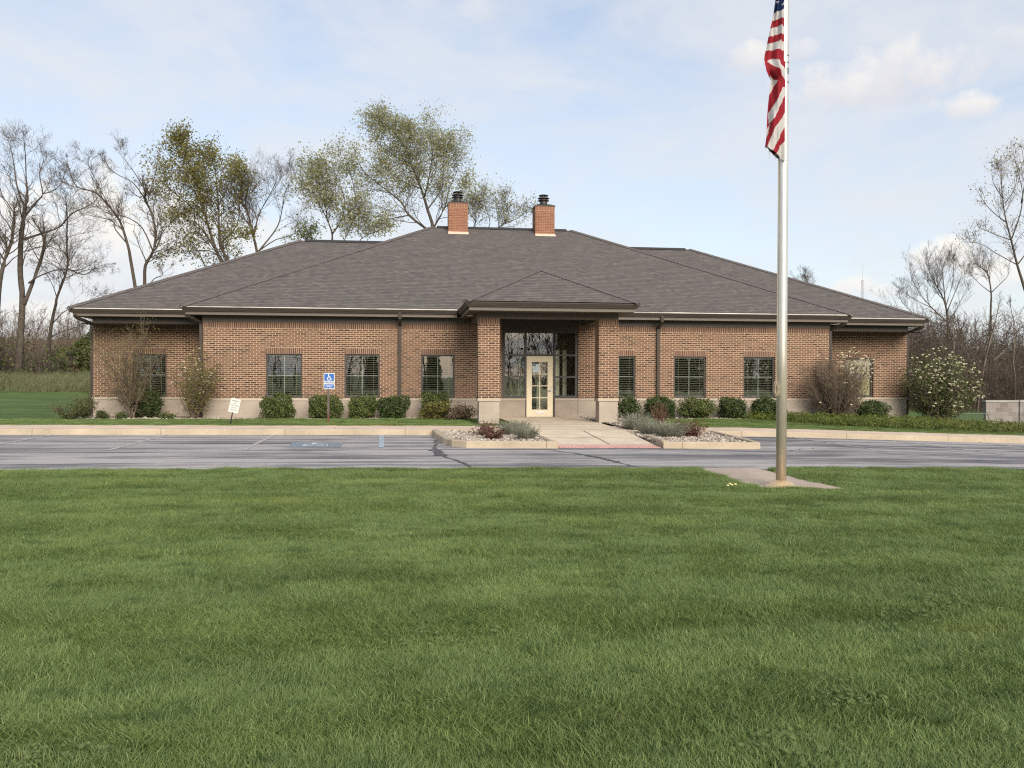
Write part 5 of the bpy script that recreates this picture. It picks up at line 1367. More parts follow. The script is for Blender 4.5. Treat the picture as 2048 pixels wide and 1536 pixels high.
# ------------------------------------------------------------------ trees
def tree(name, label, limbs, Y, base=None, seed=0, bark='bark', twig='twig', n1=9, n2=6, n3=4, len1=0.42, up=0.35, leaf=None, nleaf=0, leafsize=0.11, group=None, minr=0.0055, dense=1.0, l1max=3.2, droop=0.0, zj=0.5, tmin=0.45, t0=0.30, tall=0.95):
    """limbs: traced main stems ((px, py) list, start radius, end radius); everything finer is grown from them in three dimensions"""
    r = np.random.default_rng(seed)
    b0 = at(limbs[0][0][0][0], limbs[0][0][0][1], Y)
    bz = ground(b0[0], Y); root = empty(name, (b0[0], Y, bz), label, 'tree', group)
    tk = MB(); P0 = []; P1 = []; RA = []; RB = []; tips = []
    def emit(a, b, ra, rb): P0.append(a); P1.append(b); RA.append(ra); RB.append(rb)
    def twigs(p, d, ln, ra, lvl):
        """a curved branch of ln metres; lvl 1 = branch, 2 = branchlet, 3 = twig"""
        K = 6 if lvl == 1 else 4 if lvl == 2 else 3
        prev = p; dirn = d; pts = [p]
        for k in range(K):
            dirn = dirn + r.normal(0, 0.16 if lvl < 3 else 0.25, 3) + np.array([0, 0, up * 0.22 - droop * 0.2]); dirn = dirn / np.linalg.norm(dirn)
            cur = prev + dirn * ln / K; emit(prev, cur, max(minr * 0.8, ra * (1 - 0.75 * k / K)), max(minr * 0.6, ra * (1 - 0.75 * (k + 1) / K))); prev = cur; pts.append(cur)
        tips.append(prev)
        if lvl >= 2: tips.extend(pts[1:])
        if lvl >= 3: return
        nn = {1: n2, 2: n3}[lvl]; nn = max(1, int(1.25 * nn * dense * r.uniform(0.7, 1.3)))
        for _ in range(nn):
            t = r.uniform(0.25, 1.0) * K; i = min(int(t), K - 1); q = pts[i] + (pts[i + 1] - pts[i]) * (t - i)
            dd = pts[i + 1] - pts[i]; dd = dd / np.linalg.norm(dd)
            pr = r.normal(size=3); pr -= dd * pr.dot(dd); pr /= np.linalg.norm(pr)
            ang = r.uniform(0.5, 1.0); nd = dd * math.cos(ang) + pr * math.sin(ang) + np.array([0, 0, up * 0.35]); nd /= np.linalg.norm(nd)
            twigs(q, nd, ln * r.uniform(0.38, 0.68) * (1.15 - 0.55 * t / K), max(minr, ra * 0.45), lvl + 1)
    for li, (pp, ra, rb) in enumerate(limbs):
        ph = r.uniform(0, 6.28); amp = zj * (0.3 if li == 0 else 1.0)
        pts = []
        L_ = len(pp)
        for k, (px, py) in enumerate(pp):
            off = amp * math.sin(ph + 1.3 * k) * (k / max(1, L_ - 1)) * 2.2
            pts.append(at(px, 760 - (760 - py) * tall if py < 760 else py, Y + off))
        if li == 0 and base is not None: pts.insert(0, np.array([base[0], Y, ground(base[0], Y) - 0.1]))
        # smooth resample
        fine = []
        for k in range(len(pts) - 1):
            a, b_, c, d_ = pts[max(k - 1, 0)], pts[k], pts[k + 1], pts[min(k + 2, len(pts) - 1)]
            for t in (0, 0.34, 0.67): fine.append(0.5 * (2 * b_ + (c - a) * t + (2 * a - 5 * b_ + 4 * c - d_) * t * t + (3 * b_ - a - 3 * c + d_) * t ** 3))
        fine.append(pts[-1]); nf = len(fine)
        rad = [0.60 * (ra + (rb - ra) * (k / (nf - 1)) ** 0.7) for k in range(nf)]
        tk.tube([tuple(p) for p in fine], rad, 7)
        tot = sum(np.linalg.norm(fine[k + 1] - fine[k]) for k in range(nf - 1))
        nch = max(3, int(0.62 * n1 * dense * tot / 3.0 * ((1 - tmin) if li == 0 and tmin >= 0.8 else 1)))
        for _ in range(nch):
            t = (r.uniform(t0 if li else tmin, 1.0)) * (nf - 1); i = min(int(t), nf - 2); q = fine[i] + (fine[i + 1] - fine[i]) * (t - i)
            dd = fine[i + 1] - fine[i]; dd = dd / np.linalg.norm(dd)
            pr = r.normal(size=3); pr -= dd * pr.dot(dd); pr /= np.linalg.norm(pr)
            ang = r.uniform(0.45, 1.0); nd = dd * math.cos(ang) + pr * math.sin(ang) + np.array([0, 0, up * 0.5 - droop]); nd /= np.linalg.norm(nd)
            ln = min(l1max * 1.75, len1 * 1.6 * tot) * r.uniform(0.3, 1.0) * (1.2 - 0.85 * t / nf)
            twigs(q, nd, ln, max(minr * 1.5, rad[i] * 0.42), 1)
        if li or tmin < 0.8: twigs(fine[-1], (fine[-1] - fine[-2]) / np.linalg.norm(fine[-1] - fine[-2]), min(l1max, len1 * tot) * 0.30, rad[-1] * 0.8, 1)
    tk.build('trunk', M[bark], root, smooth=True)
    cr = segs_mesh('crown', P0, P1, RA, RB, M[twig], root)
    if leaf:
        T = np.array(tips); q = r.integers(0, len(T), nleaf)
        P = T[q] + r.normal(0, 0.26, (nleaf, 3))
        cl = vnoise(P[:, 0] * 0.9 + 50, P[:, 2] * 0.9 + P[:, 1] * 0.3, seed)
        leaves('foliage', P, leafsize, M[leaf], root, r, None, 0.7, 0.6, np.clip(0.55 * cl + 0.45 * r.uniform(0, 1, nleaf), 0, 1))
    return root
z5 = lambda *q: [(x / 3.338, 200 + y / 3.338) for x, y in q]
z6 = lambda *q: [(480 + x / 3.2, 180 + y / 3.2) for x, y in q]
z8 = lambda *q: [(1650 + x / 3.746, 250 + y / 3.746) for x, y in q]
GB = 'trees behind the building'
tree('bare_tree', 'tall leafless tree with a stout forked trunk and wide spreading limbs, left of the building', [
    ([(35, 752), (40, 700), (42, 655)] + z5((150, 1300), (135, 1100), (140, 880), (160, 720), (168, 650)), 0.42, 0.19),
    (z5((168, 650), (150, 620), (112, 500), (90, 330), (60, 200)), 0.14, 0.03), (z5((168, 650), (185, 590), (175, 450), (170, 300), (160, 180)), 0.13, 0.03),
    (z5((165, 720), (250, 610), (285, 560), (265, 430), (290, 330)), 0.12, 0.03), (z5((140, 885), (280, 840), (400, 790), (480, 700), (600, 640), (650, 590)), 0.14, 0.03),
    (z5((160, 1340), (220, 1180), (270, 1030), (295, 900), (270, 820)), 0.22, 0.10), (z5((190, 1190), (260, 1140), (400, 1090), (520, 1100), (600, 1060)), 0.10, 0.03),
    (z5((150, 1060), (190, 960), (330, 930), (420, 980)), 0.08, 0.02), (z5((285, 560), (340, 545), (400, 500), (440, 400)), 0.07, 0.02)],
    56, tmin=0.8, seed=1, n1=11, n2=7, n3=4, len1=0.5, group=GB, l1max=2.6)
tree('bare_tree', 'leafless tree cut by the left edge of the photo', [
    ([(-10, 752), (-6, 640)] + z5((0, 1180), (40, 1000), (80, 880), (95, 700)), 0.30, 0.12), (z5((95, 700), (60, 640), (10, 560), (-10, 440)), 0.08, 0.02), (z5((95, 700), (130, 650), (90, 520), (40, 400)), 0.07, 0.02),
    (z5((70, 900), (30, 850), (-20, 820)), 0.06, 0.02), (z5((30, 1030), (-40, 900), (-90, 700)), 0.1, 0.03)], 55, seed=2, n1=10, n2=6, group=GB, l1max=2.4)
tree('bare_tree', 'slender leafless tree with a dark trunk just left of the roof corner', [
    ([(100, 752), (98, 688), (105, 632), (112, 600)] + z5((380, 1290), (430, 1150), (450, 1060), (445, 900), (450, 740), (440, 620)), 0.22, 0.05), (z5((450, 1085), (560, 1130), (640, 1080), (720, 1050)), 0.08, 0.02),
    (z5((440, 1120), (330, 1050), (270, 1050)), 0.06, 0.02), ([(102, 670), (130, 655), (168, 646)], 0.07, 0.02), ([(106, 640), (130, 615), (165, 600), (200, 580)], 0.06, 0.02), (z5((380, 1290), (350, 1200), (300, 1100)), 0.06, 0.02)],
    57, seed=3, n1=12, n2=7, n3=5, len1=0.55, up=0.15, group=GB, bark='darkbark', l1max=2.6)
tree('bare_tree', 'leafless two-stemmed tree whose branches sweep left over a white cloud', [
    ([(284, 760), (280, 640)] + z5((910, 1255), (870, 1000), (855, 920), (800, 740), (730, 640), (640, 540), (520, 500), (480, 430), (450, 330)), 0.26, 0.03),
    (z5((857, 910), (770, 800), (750, 740), (640, 710), (560, 690)), 0.08, 0.02), ([(286, 700)] + z5((965, 1240), (970, 1060), (1020, 960), (1040, 830), (1010, 680), (970, 590), (975, 530)), 0.22, 0.08),
    (z5((975, 530), (1030, 440), (1050, 320)), 0.06, 0.02), (z5((970, 590), (890, 470), (770, 400), (690, 310)), 0.08, 0.02), (z5((1020, 950), (950, 790), (860, 720), (760, 690)), 0.09, 0.03), (z5((730, 640), (640, 450), (590, 340), (600, 280)), 0.05, 0.015),
    (z5((975, 530), (900, 400), (830, 300), (790, 250)), 0.06, 0.015), (z5((965, 1240), (1030, 1150), (1085, 1125), (1075, 1080)), 0.06, 0.03)],
    57, tall=0.94, seed=4, n1=11, n2=7, n3=4, len1=0.42, group=GB, l1max=2.3)
tree('leafy_tree', 'dense olive-green leafy tree leaning right above the left wing roof', [
    ([(462, 760), (455, 640)] + z5((1490, 1080), (1440, 930), (1390, 760), (1350, 600), (1300, 420), (1230, 230), (1200, 170)), 0.30, 0.03), ([(462, 700)] + z5((1530, 1070), (1470, 900), (1460, 640), (1440, 400), (1420, 300)), 0.24, 0.03),
    (z5((1470, 890), (1580, 760), (1600, 600), (1580, 400)), 0.1, 0.02), (z5((1430, 920), (1330, 760), (1200, 690), (1080, 560)), 0.12, 0.02), (z5((1460, 980), (1390, 940), (1230, 950), (1090, 990)), 0.09, 0.02), (z5((1390, 1110), (1330, 960), (1230, 800), (1180, 720)), 0.08, 0.02),
    (z5((1390, 760), (1250, 600), (1120, 480), (1100, 380)), 0.09, 0.02), (z5((1450, 640), (1530, 450), (1540, 330)), 0.08, 0.02), (z5((1350, 600), (1240, 420), (1140, 260)), 0.07, 0.02), (z5((1470, 900), (1560, 850), (1640, 830)), 0.07, 0.02)],
    58, tall=0.93, t0=0.08, tmin=0.5, seed=5, n1=14, n2=6, n3=3, len1=0.4, leaf='olive', nleaf=15500, leafsize=0.075, group=GB, l1max=1.9)
tree('bare_tree', 'leafless forked tree between the olive-green tree and the pale leafy ones', [
    ([(520, 760), (517, 600)] + z6((115, 1030), (80, 840), (50, 700), (20, 640), (0, 560)), 0.24, 0.05), (z6((110, 980), (150, 930), (240, 800), (270, 680), (290, 560), (330, 480)), 0.12, 0.02), (z6((90, 860), (120, 720), (160, 640), (210, 540), (240, 460)), 0.1, 0.02),
    (z6((130, 960), (230, 890), (330, 860), (400, 800)), 0.08, 0.02), (z6((80, 840), (110, 760), (60, 600), (60, 480)), 0.08, 0.02)], 58, tall=0.93, seed=6, n1=13, n2=7, n3=5, len1=0.55, group=GB, l1max=2.4, twig='twig')
tree('leafy_tree', 'thin tree in sparse pale new leaf left of the largest tree', [
    ([(664, 760), (663, 600)] + z6((585, 960), (590, 840), (560, 740), (545, 640), (500, 540), (490, 400)), 0.18, 0.02), (z6((590, 840), (650, 740), (670, 600), (620, 450), (590, 340)), 0.1, 0.02), (z6((560, 740), (500, 620), (450, 500), (420, 430)), 0.07, 0.02),
    (z6((650, 740), (740, 620), (720, 480), (700, 400)), 0.07, 0.02)], 56, tall=0.92, t0=0.1, tmin=0.5, up=0.25, seed=7, n1=14, n2=6, n3=3, len1=0.5, leaf='spring', nleaf=6000, leafsize=0.07, group=GB, l1max=2.2)
tree('leafy_tree', 'low green-leaved sapling showing just over the left wing ridge', [
    ([(620, 760), (618, 560)] + z6((440, 970), (430, 910), (445, 860)), 0.1, 0.02), (z6((440, 960), (380, 940), (310, 935)), 0.05, 0.02), (z6((440, 940), (400, 890), (370, 870)), 0.05, 0.02)], 54, seed=17, n1=10, n2=5, n3=3, len1=0.4, leaf='freshgreen', nleaf=400, leafsize=0.085, group=GB, l1max=1.3)
tree('leafy_tree', 'slender sapling with reddish-green leaf between two pale trees over the ridge', [
    ([(690, 760), (688, 600)] + z6((660, 970), (690, 870), (720, 780), (780, 690)), 0.09, 0.02), (z6((740, 970), (780, 900), (860, 860), (930, 830)), 0.07, 0.02)], 55, seed=18, n1=12, n2=6, n3=3, len1=0.5, leaf='spring', nleaf=2000, leafsize=0.072, group=GB, l1max=1.8)
tree('leafy_tree', 'largest tree in sparse pale green leaf left of the chimneys', [
    ([(872, 760), (870, 600)] + z6((1240, 870), (1200, 700), (1160, 560), (1110, 430), (1060, 290), (980, 170), (900, 100)), 0.30, 0.02), (z6((1230, 860), (1080, 740), (1030, 650), (900, 540), (800, 450), (740, 340)), 0.16, 0.02),
    (z6((1235, 830), (1310, 690), (1340, 560), (1390, 430), (1370, 320)), 0.12, 0.02), (z6((1180, 620), (1220, 430), (1230, 280), (1190, 130)), 0.11, 0.02), (z6((1110, 430), (980, 330), (880, 250)), 0.08, 0.02), (z6((1160, 560), (1020, 500), (930, 400)), 0.08, 0.02),
    (z6((1200, 700), (1290, 560), (1300, 400), (1310, 280)), 0.09, 0.02), (z6((1080, 740), (980, 760), (890, 780), (820, 800)), 0.08, 0.02), (z6((1310, 690), (1400, 600), (1450, 520)), 0.07, 0.02), (z6((1060, 290), (1090, 200), (1080, 140)), 0.05, 0.02)],
    57, tall=0.945, t0=0.05, tmin=0.5, up=0.15, seed=8, n1=15, n2=6, n3=3, len1=0.4, leaf='spring', nleaf=23000, leafsize=0.062, group=GB, l1max=2.2)
tree('leafy_tree', 'small thinly leaved tree seen between the two chimneys, nearer the left one', [
    ([(945, 760), (940, 560)] + z6((1480, 880), (1510, 790), (1500, 700), (1520, 620)), 0.11, 0.02), (z6((1560, 880), (1600, 800), (1570, 690), (1560, 620)), 0.07, 0.02), (z6((1510, 790), (1470, 720), (1450, 640)), 0.05, 0.02)], 60, seed=9, n1=13, n2=6, n3=3, len1=0.6, leaf='spring', nleaf=1100, leafsize=0.07, group=GB, l1max=1.8)
tree('leafy_tree', 'small thinly leaved tree seen between the two chimneys, nearer the right one', [
    ([(995, 760), (992, 560)] + z6((1640, 885), (1690, 800), (1720, 740), (1690, 640)), 0.11, 0.02), (z6((1690, 800), (1770, 770), (1820, 730)), 0.05, 0.02), (z6((1660, 850), (1650, 760), (1640, 680)), 0.05, 0.02)], 60, seed=10, n1=13, n2=6, n3=3, len1=0.6, leaf='spring', nleaf=1100, leafsize=0.07, group=GB, l1max=1.7)
GR = 'bare trees past the right end'
tree('bare_tree', 'bushy leafless tree with many upswept stems right of the roof corner', [
    ([(1900, 830)] + z8((920, 1420), (905, 1240), (870, 1130), (800, 970), (760, 850)), 0.20, 0.02), (z8((905, 1240), (890, 1050), (880, 900), (920, 800)), 0.09, 0.015), (z8((915, 1380), (800, 1250), (700, 1100), (640, 940)), 0.10, 0.015),
    (z8((910, 1300), (960, 1150), (1010, 1000), (1030, 900)), 0.08, 0.015), (z8((800, 1250), (680, 1180), (570, 1090)), 0.06, 0.015), (z8((915, 1420), (720, 1350), (600, 1230), (560, 1150)), 0.08, 0.015), (z8((905, 1240), (960, 1000), (960, 830)), 0.07, 0.015), (z8((915, 1420), (990, 1250), (1060, 1080)), 0.07, 0.015)],
    62, tall=0.82, seed=11, n1=13, n2=6, n3=4, len1=0.5, up=0.7, group=GR, l1max=2.3)
tree('bare_tree', 'small leafless tree with a crooked fork, right of the bushy many-stemmed one', [
    ([(1978, 840)] + z8((1240, 1400), (1245, 1200), (1215, 1040), (1150, 980), (1110, 900)), 0.17, 0.02), (z8((1245, 1200), (1310, 1130), (1370, 1060), (1380, 960)), 0.07, 0.02), (z8((1215, 1040), (1230, 950), (1200, 880)), 0.05, 0.02), (z8((1245, 1200), (1150, 1120), (1090, 1040)), 0.06, 0.02)], 60, tall=0.92, seed=12, n1=11, n2=6, n3=3, len1=0.5, up=0.5, group=GR, l1max=1.7)
tree('bare_tree', 'tall leaning tree with tiny tan buds at the right edge', [
    ([(2105, 860), (2072, 660)] + z8((1491, 1200), (1440, 1030), (1395, 840), (1350, 660), (1325, 450), (1320, 260)), 0.22, 0.02), (z8((1395, 840), (1280, 800), (1190, 760), (1150, 740)), 0.06, 0.015), (z8((1350, 700), (1240, 610), (1180, 530), (1145, 470)), 0.06, 0.015), (z8((1330, 520), (1260, 400), (1250, 270)), 0.05, 0.012),
    (z8((1440, 1030), (1280, 940), (1170, 870), (1090, 860)), 0.06, 0.015), (z8((1395, 840), (1460, 650), (1480, 480), (1440, 300), (1410, 170)), 0.08, 0.015), (z8((1470, 560), (1500, 350), (1475, 150)), 0.07, 0.015), (z8((1350, 560), (1420, 450), (1440, 330)), 0.05, 0.012), (z8((1440, 1030), (1560, 850), (1600, 600)), 0.08, 0.015)],
    48, tall=0.98, seed=13, n1=9, n2=5, n3=2, len1=0.34, up=0.6, leaf='bud', nleaf=1500, leafsize=0.05, group=GR, l1max=1.6, minr=0.006)
tree('bare_tree', 'pale slim leaning trunk in front of the brown woods behind the flowering shrub', [([(1952, 842), (1962, 770), (1975, 700), (1990, 640), (1998, 600)], 0.13, 0.04), ([(1968, 735), (1985, 720), (2010, 700)], 0.05, 0.02), ([(1962, 770), (1945, 730), (1930, 690)], 0.04, 0.02)], 52, seed=14, bark='palebark', n1=8, n2=5, n3=3, group=GR, l1max=1.4)
tree('bare_tree', 'pale thin upright trunk above the grey block wall', [([(2030, 842), (2031, 760), (2027, 720), (2030, 660), (2020, 600)], 0.08, 0.03), ([(2028, 750), (2040, 735), (2060, 728)], 0.03, 0.015)], 52, seed=15, bark='palebark', n1=8, n2=5, n3=3, group=GR, l1max=1.4)
tree('bare_tree', 'pale forked trunk rising out of the brown woods right of the roof corner', [([(1899, 850), (1903, 760), (1908, 690), (1905, 640)], 0.12, 0.05), ([(1908, 720), (1925, 700), (1945, 692), (1975, 690)], 0.06, 0.02)], 56, seed=16, bark='palebark', n1=8, n2=5, n3=3, group=GR, l1max=1.6)
tree('bare_tree', 'top of a far leafless tree just above the right slope of the roof', [([(1622, 780), (1618, 620), (1615, 560), (1612, 545)], 0.12, 0.03), ([(1618, 600), (1600, 565), (1590, 550)], 0.06, 0.02), ([(1617, 590), (1635, 568)], 0.05, 0.02)], 78, seed=19, n1=14, n2=6, n3=4, group=GR, l1max=1.5)

# brush and far woods: masses nobody could count
def brush(name, label, boxes, seed, twig='twig', leafs=(('bushgreen', 0.5),), stems=True):
    """boxes: (x0, x1, y0, y1, hmin, hmax, nstems, nleaves)"""
    r = np.random.default_rng(seed); P0 = []; P1 = []; RA = []; RB = []; LP = []
    for x0, x1, y0, y1, h0, h1, ns, nl in boxes:
        for _ in range(ns):
            x, y = r.uniform(x0, x1), r.uniform(y0, y1); z = ground(x, y); h = r.uniform(h0, h1)
            p = np.array([x, y, z]); lean = r.normal(0, 0.14, 2); rad = r.uniform(0.014, 0.05) * (h / 5) ** 0.8
            K = 6; pts = [p]
            for k in range(K):
                q = pts[-1] + np.array([lean[0] * h / K + r.normal(0, 0.05 * h / 5), lean[1] * h / K, h / K]); P0.append(pts[-1]); P1.append(q); RA.append(rad * (1 - 0.8 * k / K)); RB.append(rad * (1 - 0.8 * (k + 1) / K)); pts.append(q)
            for _ in range(20):
                t = r.uniform(0.12, 1) * K; i = min(int(t), K - 1); q = pts[i] + (pts[i + 1] - pts[i]) * (t - i)
                d = r.normal(0, 1, 3); d[2] = abs(d[2]) * 0.9 + 0.4; d /= np.linalg.norm(d); ln = r.uniform(0.12, 0.32) * h * (1.1 - 0.7 * t / K)
                e1 = q + d * ln; P0.append(q); P1.append(e1); RA.append(rad * 0.45 + 0.004); RB.append(0.006)
                for _ in range(2):
                    u = r.uniform(0.3, 0.9); d2 = d + r.normal(0, 0.6, 3); d2 /= np.linalg.norm(d2); a = q + d * ln * u
                    P0.append(a); P1.append(a + d2 * ln * 0.5); RA.append(0.007); RB.append(0.005)
        if nl:
            c = r.uniform(0, 1, (max(6, nl // 90), 3)); ctr = np.stack([x0 + c[:, 0] * (x1 - x0), y0 + c[:, 1] * (y1 - y0), c[:, 2] ** 1.5 * h1 * 0.75], 1)
            q = r.integers(0, len(ctr), nl); L_ = ctr[q] + r.normal(0, 1, (nl, 3)) * np.array([0.75, 0.75, 0.5]); L_[:, 2] = np.abs(L_[:, 2]) + np.array([ground(a, b) for a, b in L_[:, :2]]); LP.append(L_)
    o = segs_mesh(name, P0, P1, RA, RB, M[twig])
    tag(o, label, None, None, 'stuff')
    if LP:
        L_ = np.concatenate(LP); w = np.cumsum([f for _, f in leafs]); u = vnoise(L_[:, 0] * 0.5 + 9, L_[:, 2] * 0.6 + L_[:, 1] * 0.2, seed) * 0.6 + r.uniform(0, 1, len(L_)) * 0.4
        idx = np.searchsorted(w / w[-1], np.clip(u, 0, 0.999))
        V, F = leaves_arrays(L_, 0.10, r, None, 0.8, 0.6)
        np_mesh('brush_leaves', V, F, [M[k] for k, _ in leafs], o, var=r.uniform(0, 1, len(L_)), matidx=idx)
    return o
brush('brown_woods', 'mass of bare brown woodland behind the right end of the building', [(24, 62, 58, 84, 3.5, 7.4, 1300, 9000), (22, 48, 50, 60, 1.5, 4.4, 420, 6500), (20, 66, 84, 104, 6, 9.5, 900, 6000), (22, 75, 112, 126, 7.5, 12.5, 700, 3000)], 61, 'woodtwig', (('woodbrown', 0.55), ('bushgreen', 0.2), ('olive', 0.12), ('woodbrown', 0.13)))
brush('undergrowth', 'dark tangled undergrowth beneath the bare trees at left', [(-40, -25.5, 54, 63, 1.6, 4.8, 330, 12000), (-26, -21.5, 55, 63, 1.0, 2.6, 90, 2200)], 62, 'twig', (('yewdark', 0.3), ('bushgreen', 0.25), ('woodbrown', 0.3), ('tanleaf', 0.15)))
brush('hillside_brush', 'pale tan brush on the hill left of the building', [(-50, -14, 76, 95, 2.0, 4.2, 500, 5200), (-60, -18, 95, 104, 4.5, 7.6, 600, 5500)], 63, 'shrubtwig', (('tanleaf', 0.7), ('yellowgreen', 0.15), ('brownleaf', 0.15)))
clipped(118, 150, 728, 778, 60, 'brown brush pile in the tall grass left of the building', 'brownleaf', 0.1, 1600, 'brush pile', 0.09, None, 0.3, 0.1).name = 'brush_pile'
clipped(148, 200, 692, 780, 62, 'rounded green bush behind the tall grass by the left corner', 'bushgreen', 0.1, 3000, 'bush', 0.11, None, 0.3, 0.1)
clipped(118, 165, 700, 760, 74, 'yellow-green bush on the hillside behind the brush pile', 'yellowgreen', 0.1, 2400, 'bush', 0.13, None, 0.3, 0.1)

# woods across the road behind the photographer: seen only mirrored in the windows
def mirror_woods():
    r = np.random.default_rng(71); P0 = []; P1 = []; RA = []; RB = []; LP = []
    for _ in range(260):
        x = r.uniform(-40, 50); y = r.uniform(-46, -30); h = r.uniform(5, 11) ; z = 0.0
        if x < 12 and r.uniform() < 0.35: continue
        p = np.array([x, y, z]); K = 6; rad = r.uniform(0.04, 0.13); pts = [p]; lean = r.normal(0, 0.1, 2)
        for k in range(K):
            q = pts[-1] + np.array([lean[0] * h / K + r.normal(0, 0.12), lean[1] * h / K, h / K]); P0.append(pts[-1]); P1.append(q); RA.append(rad * (1 - 0.75 * k / K)); RB.append(rad * (1 - 0.75 * (k + 1) / K)); pts.append(q)
        for _ in range(26):
            t = r.uniform(0.1, 1) * K; i = min(int(t), K - 1); q = pts[i] + (pts[i + 1] - pts[i]) * (t - i); d = r.normal(0, 1, 3); d[2] = abs(d[2]) * 0.8 + 0.4; d /= np.linalg.norm(d); ln = r.uniform(0.1, 0.3) * h * (1.1 - 0.7 * t / K)
            P0.append(q); P1.append(q + d * ln); RA.append(rad * 0.3); RB.append(0.008)
            for _ in range(3):
                u = r.uniform(0.2, 0.9); d2 = d + r.normal(0, 0.6, 3); d2 /= np.linalg.norm(d2); a = q + d * ln * u; P0.append(a); P1.append(a + d2 * ln * 0.5); RA.append(0.014); RB.append(0.008)
    for cx, cy, h, w in [(-9.5, -34, 8, 2.4), (-3.5, -36, 6, 2.0), (3.0, -33, 7, 2.2), (23, -30, 11, 4.5), (29, -31, 12, 5), (35, -30, 11, 5), (41, -32, 12, 5), (26, -36, 12, 5), (32, -36, 12, 5), (18.5, -35, 9, 3.5), (47, -31, 12, 5)]:
        n = 2600; t = r.uniform(0, 1, n) ** 1.3; a = r.uniform(0, 6.28, n); q = w / 2 * (1 - t) * np.sqrt(r.uniform(0.1, 1, n))
        LP.append(np.stack([cx + np.cos(a) * q, cy + np.sin(a) * q, t * h], 1))
    o = segs_mesh('roadside_woods', P0, P1, RA, RB, M['darkbark']); tag(o, 'bare woods and dark conifers mirrored in the windows', None, None, 'stuff')
    L_ = np.concatenate(LP); V, F = leaves_arrays(L_, 0.24, r, None, 0.8, 0.5)
    np_mesh('conifer_foliage', V, F, M['yewdark'], o, var=r.uniform(0, 1, len(L_)))
mirror_woods()

# ------------------------------------------------------------------ block enclosure, barrier, bin, mast
ex = empty('block_wall', (25.75, 35, -0.75), 'grey concrete-block enclosure wall with a flat coping at the right edge', 'wall')
m = MB(); m.box(25.75, 27.35, 35, 35.2, -1.2, 0.43); m.box(27.35, 27.75, 34.94, 35.26, -1.2, 0.43); m.box(27.75, 31, 35, 35.2, -1.2, 0.43);
m.build('wall_face', M['cmu'], ex)
m = MB(); m.box(25.70, 27.33, 34.96, 35.24, 0.43, 0.52); m.box(27.33, 27.80, 34.9, 35.3, 0.43, 0.53); m.box(27.80, 31, 34.96, 35.24, 0.43, 0.52); m.build('coping', concrete('coping_concrete', (0.36, 0.34, 0.32)), ex)
bn = at(2052, 858, 34.2)
b_ = empty('wheeled_bin', (28.2, 34.3, ground(28.2, 34.3)), 'black bin just cut by the right edge in front of the block wall', 'bin')
zb0 = ground(28.2, 34.3)
m = MB()
for (w0, z0), (w1, z1) in zip([(0.26, 0.06), (0.33, 0.78), (0.35, 0.80)], [(0.33, 0.78), (0.35, 0.80), (0.35, 0.86)]):
    q0 = [(28.2 - w0, 34.3 - w0), (28.2 + w0, 34.3 - w0), (28.2 + w0, 34.3 + w0), (28.2 - w0, 34.3 + w0)]; q1 = [(28.2 - w1, 34.3 - w1), (28.2 + w1, 34.3 - w1), (28.2 + w1, 34.3 + w1), (28.2 - w1, 34.3 + w1)]
    for k in range(4): m.face([(*q0[k], zb0 + z0), (*q0[(k + 1) % 4], zb0 + z0), (*q1[(k + 1) % 4], zb0 + z1), (*q1[k], zb0 + z1)])
m.build('bin_body', M['black'], b_)
m = MB(); m.box(27.83, 28.57, 33.93, 34.67, zb0 + 0.86, zb0 + 0.91); m.build('lid', M['black'], b_)
for y in (34.0, 34.6):
    m = MB(); m.prism([(28.2 + 0.2 + 0.09 * math.cos(t * 0.5236), zb0 + 0.09 + 0.09 * math.sin(t * 0.5236)) for t in range(12)], y - 0.03, y + 0.03, 'y'); m.build('wheel', M['black'], b_)
bx0, bx1, by = 23.75, 25.42, 34.4; bz = ground(24.6, 34.4)
cb = empty('crowd_barrier', ((bx0 + bx1) / 2, by, bz), 'low green-grey tubular barrier panel between the flowering shrub and the block wall', 'barrier')
m = MB(); t_ = 0.02
zt_ = at(1956, 827, by)[2]
m.tube([(bx0, by, bz), (bx0, by, zt_ - 0.12), (bx0 + 0.04, by, zt_ - 0.03), (bx0 + 0.12, by, zt_), (bx1 - 0.12, by, zt_), (bx1 - 0.04, by, zt_ - 0.03), (bx1, by, zt_ - 0.12), (bx1, by, bz)], 0.019, 8); m.tube([(bx0, by, bz + 0.15), (bx1, by, bz + 0.15)], 0.015, 6); m.build('barrier_frame', M['barrier'], cb)
m = MB()
for k in range(14): x = bx0 + 0.11 + k * (bx1 - bx0 - 0.2) / 13.3; m.tube([(x, by, bz + 0.15), (x, by, zt_)], 0.009, 6)
m.build('bars', M['barrier'], cb)
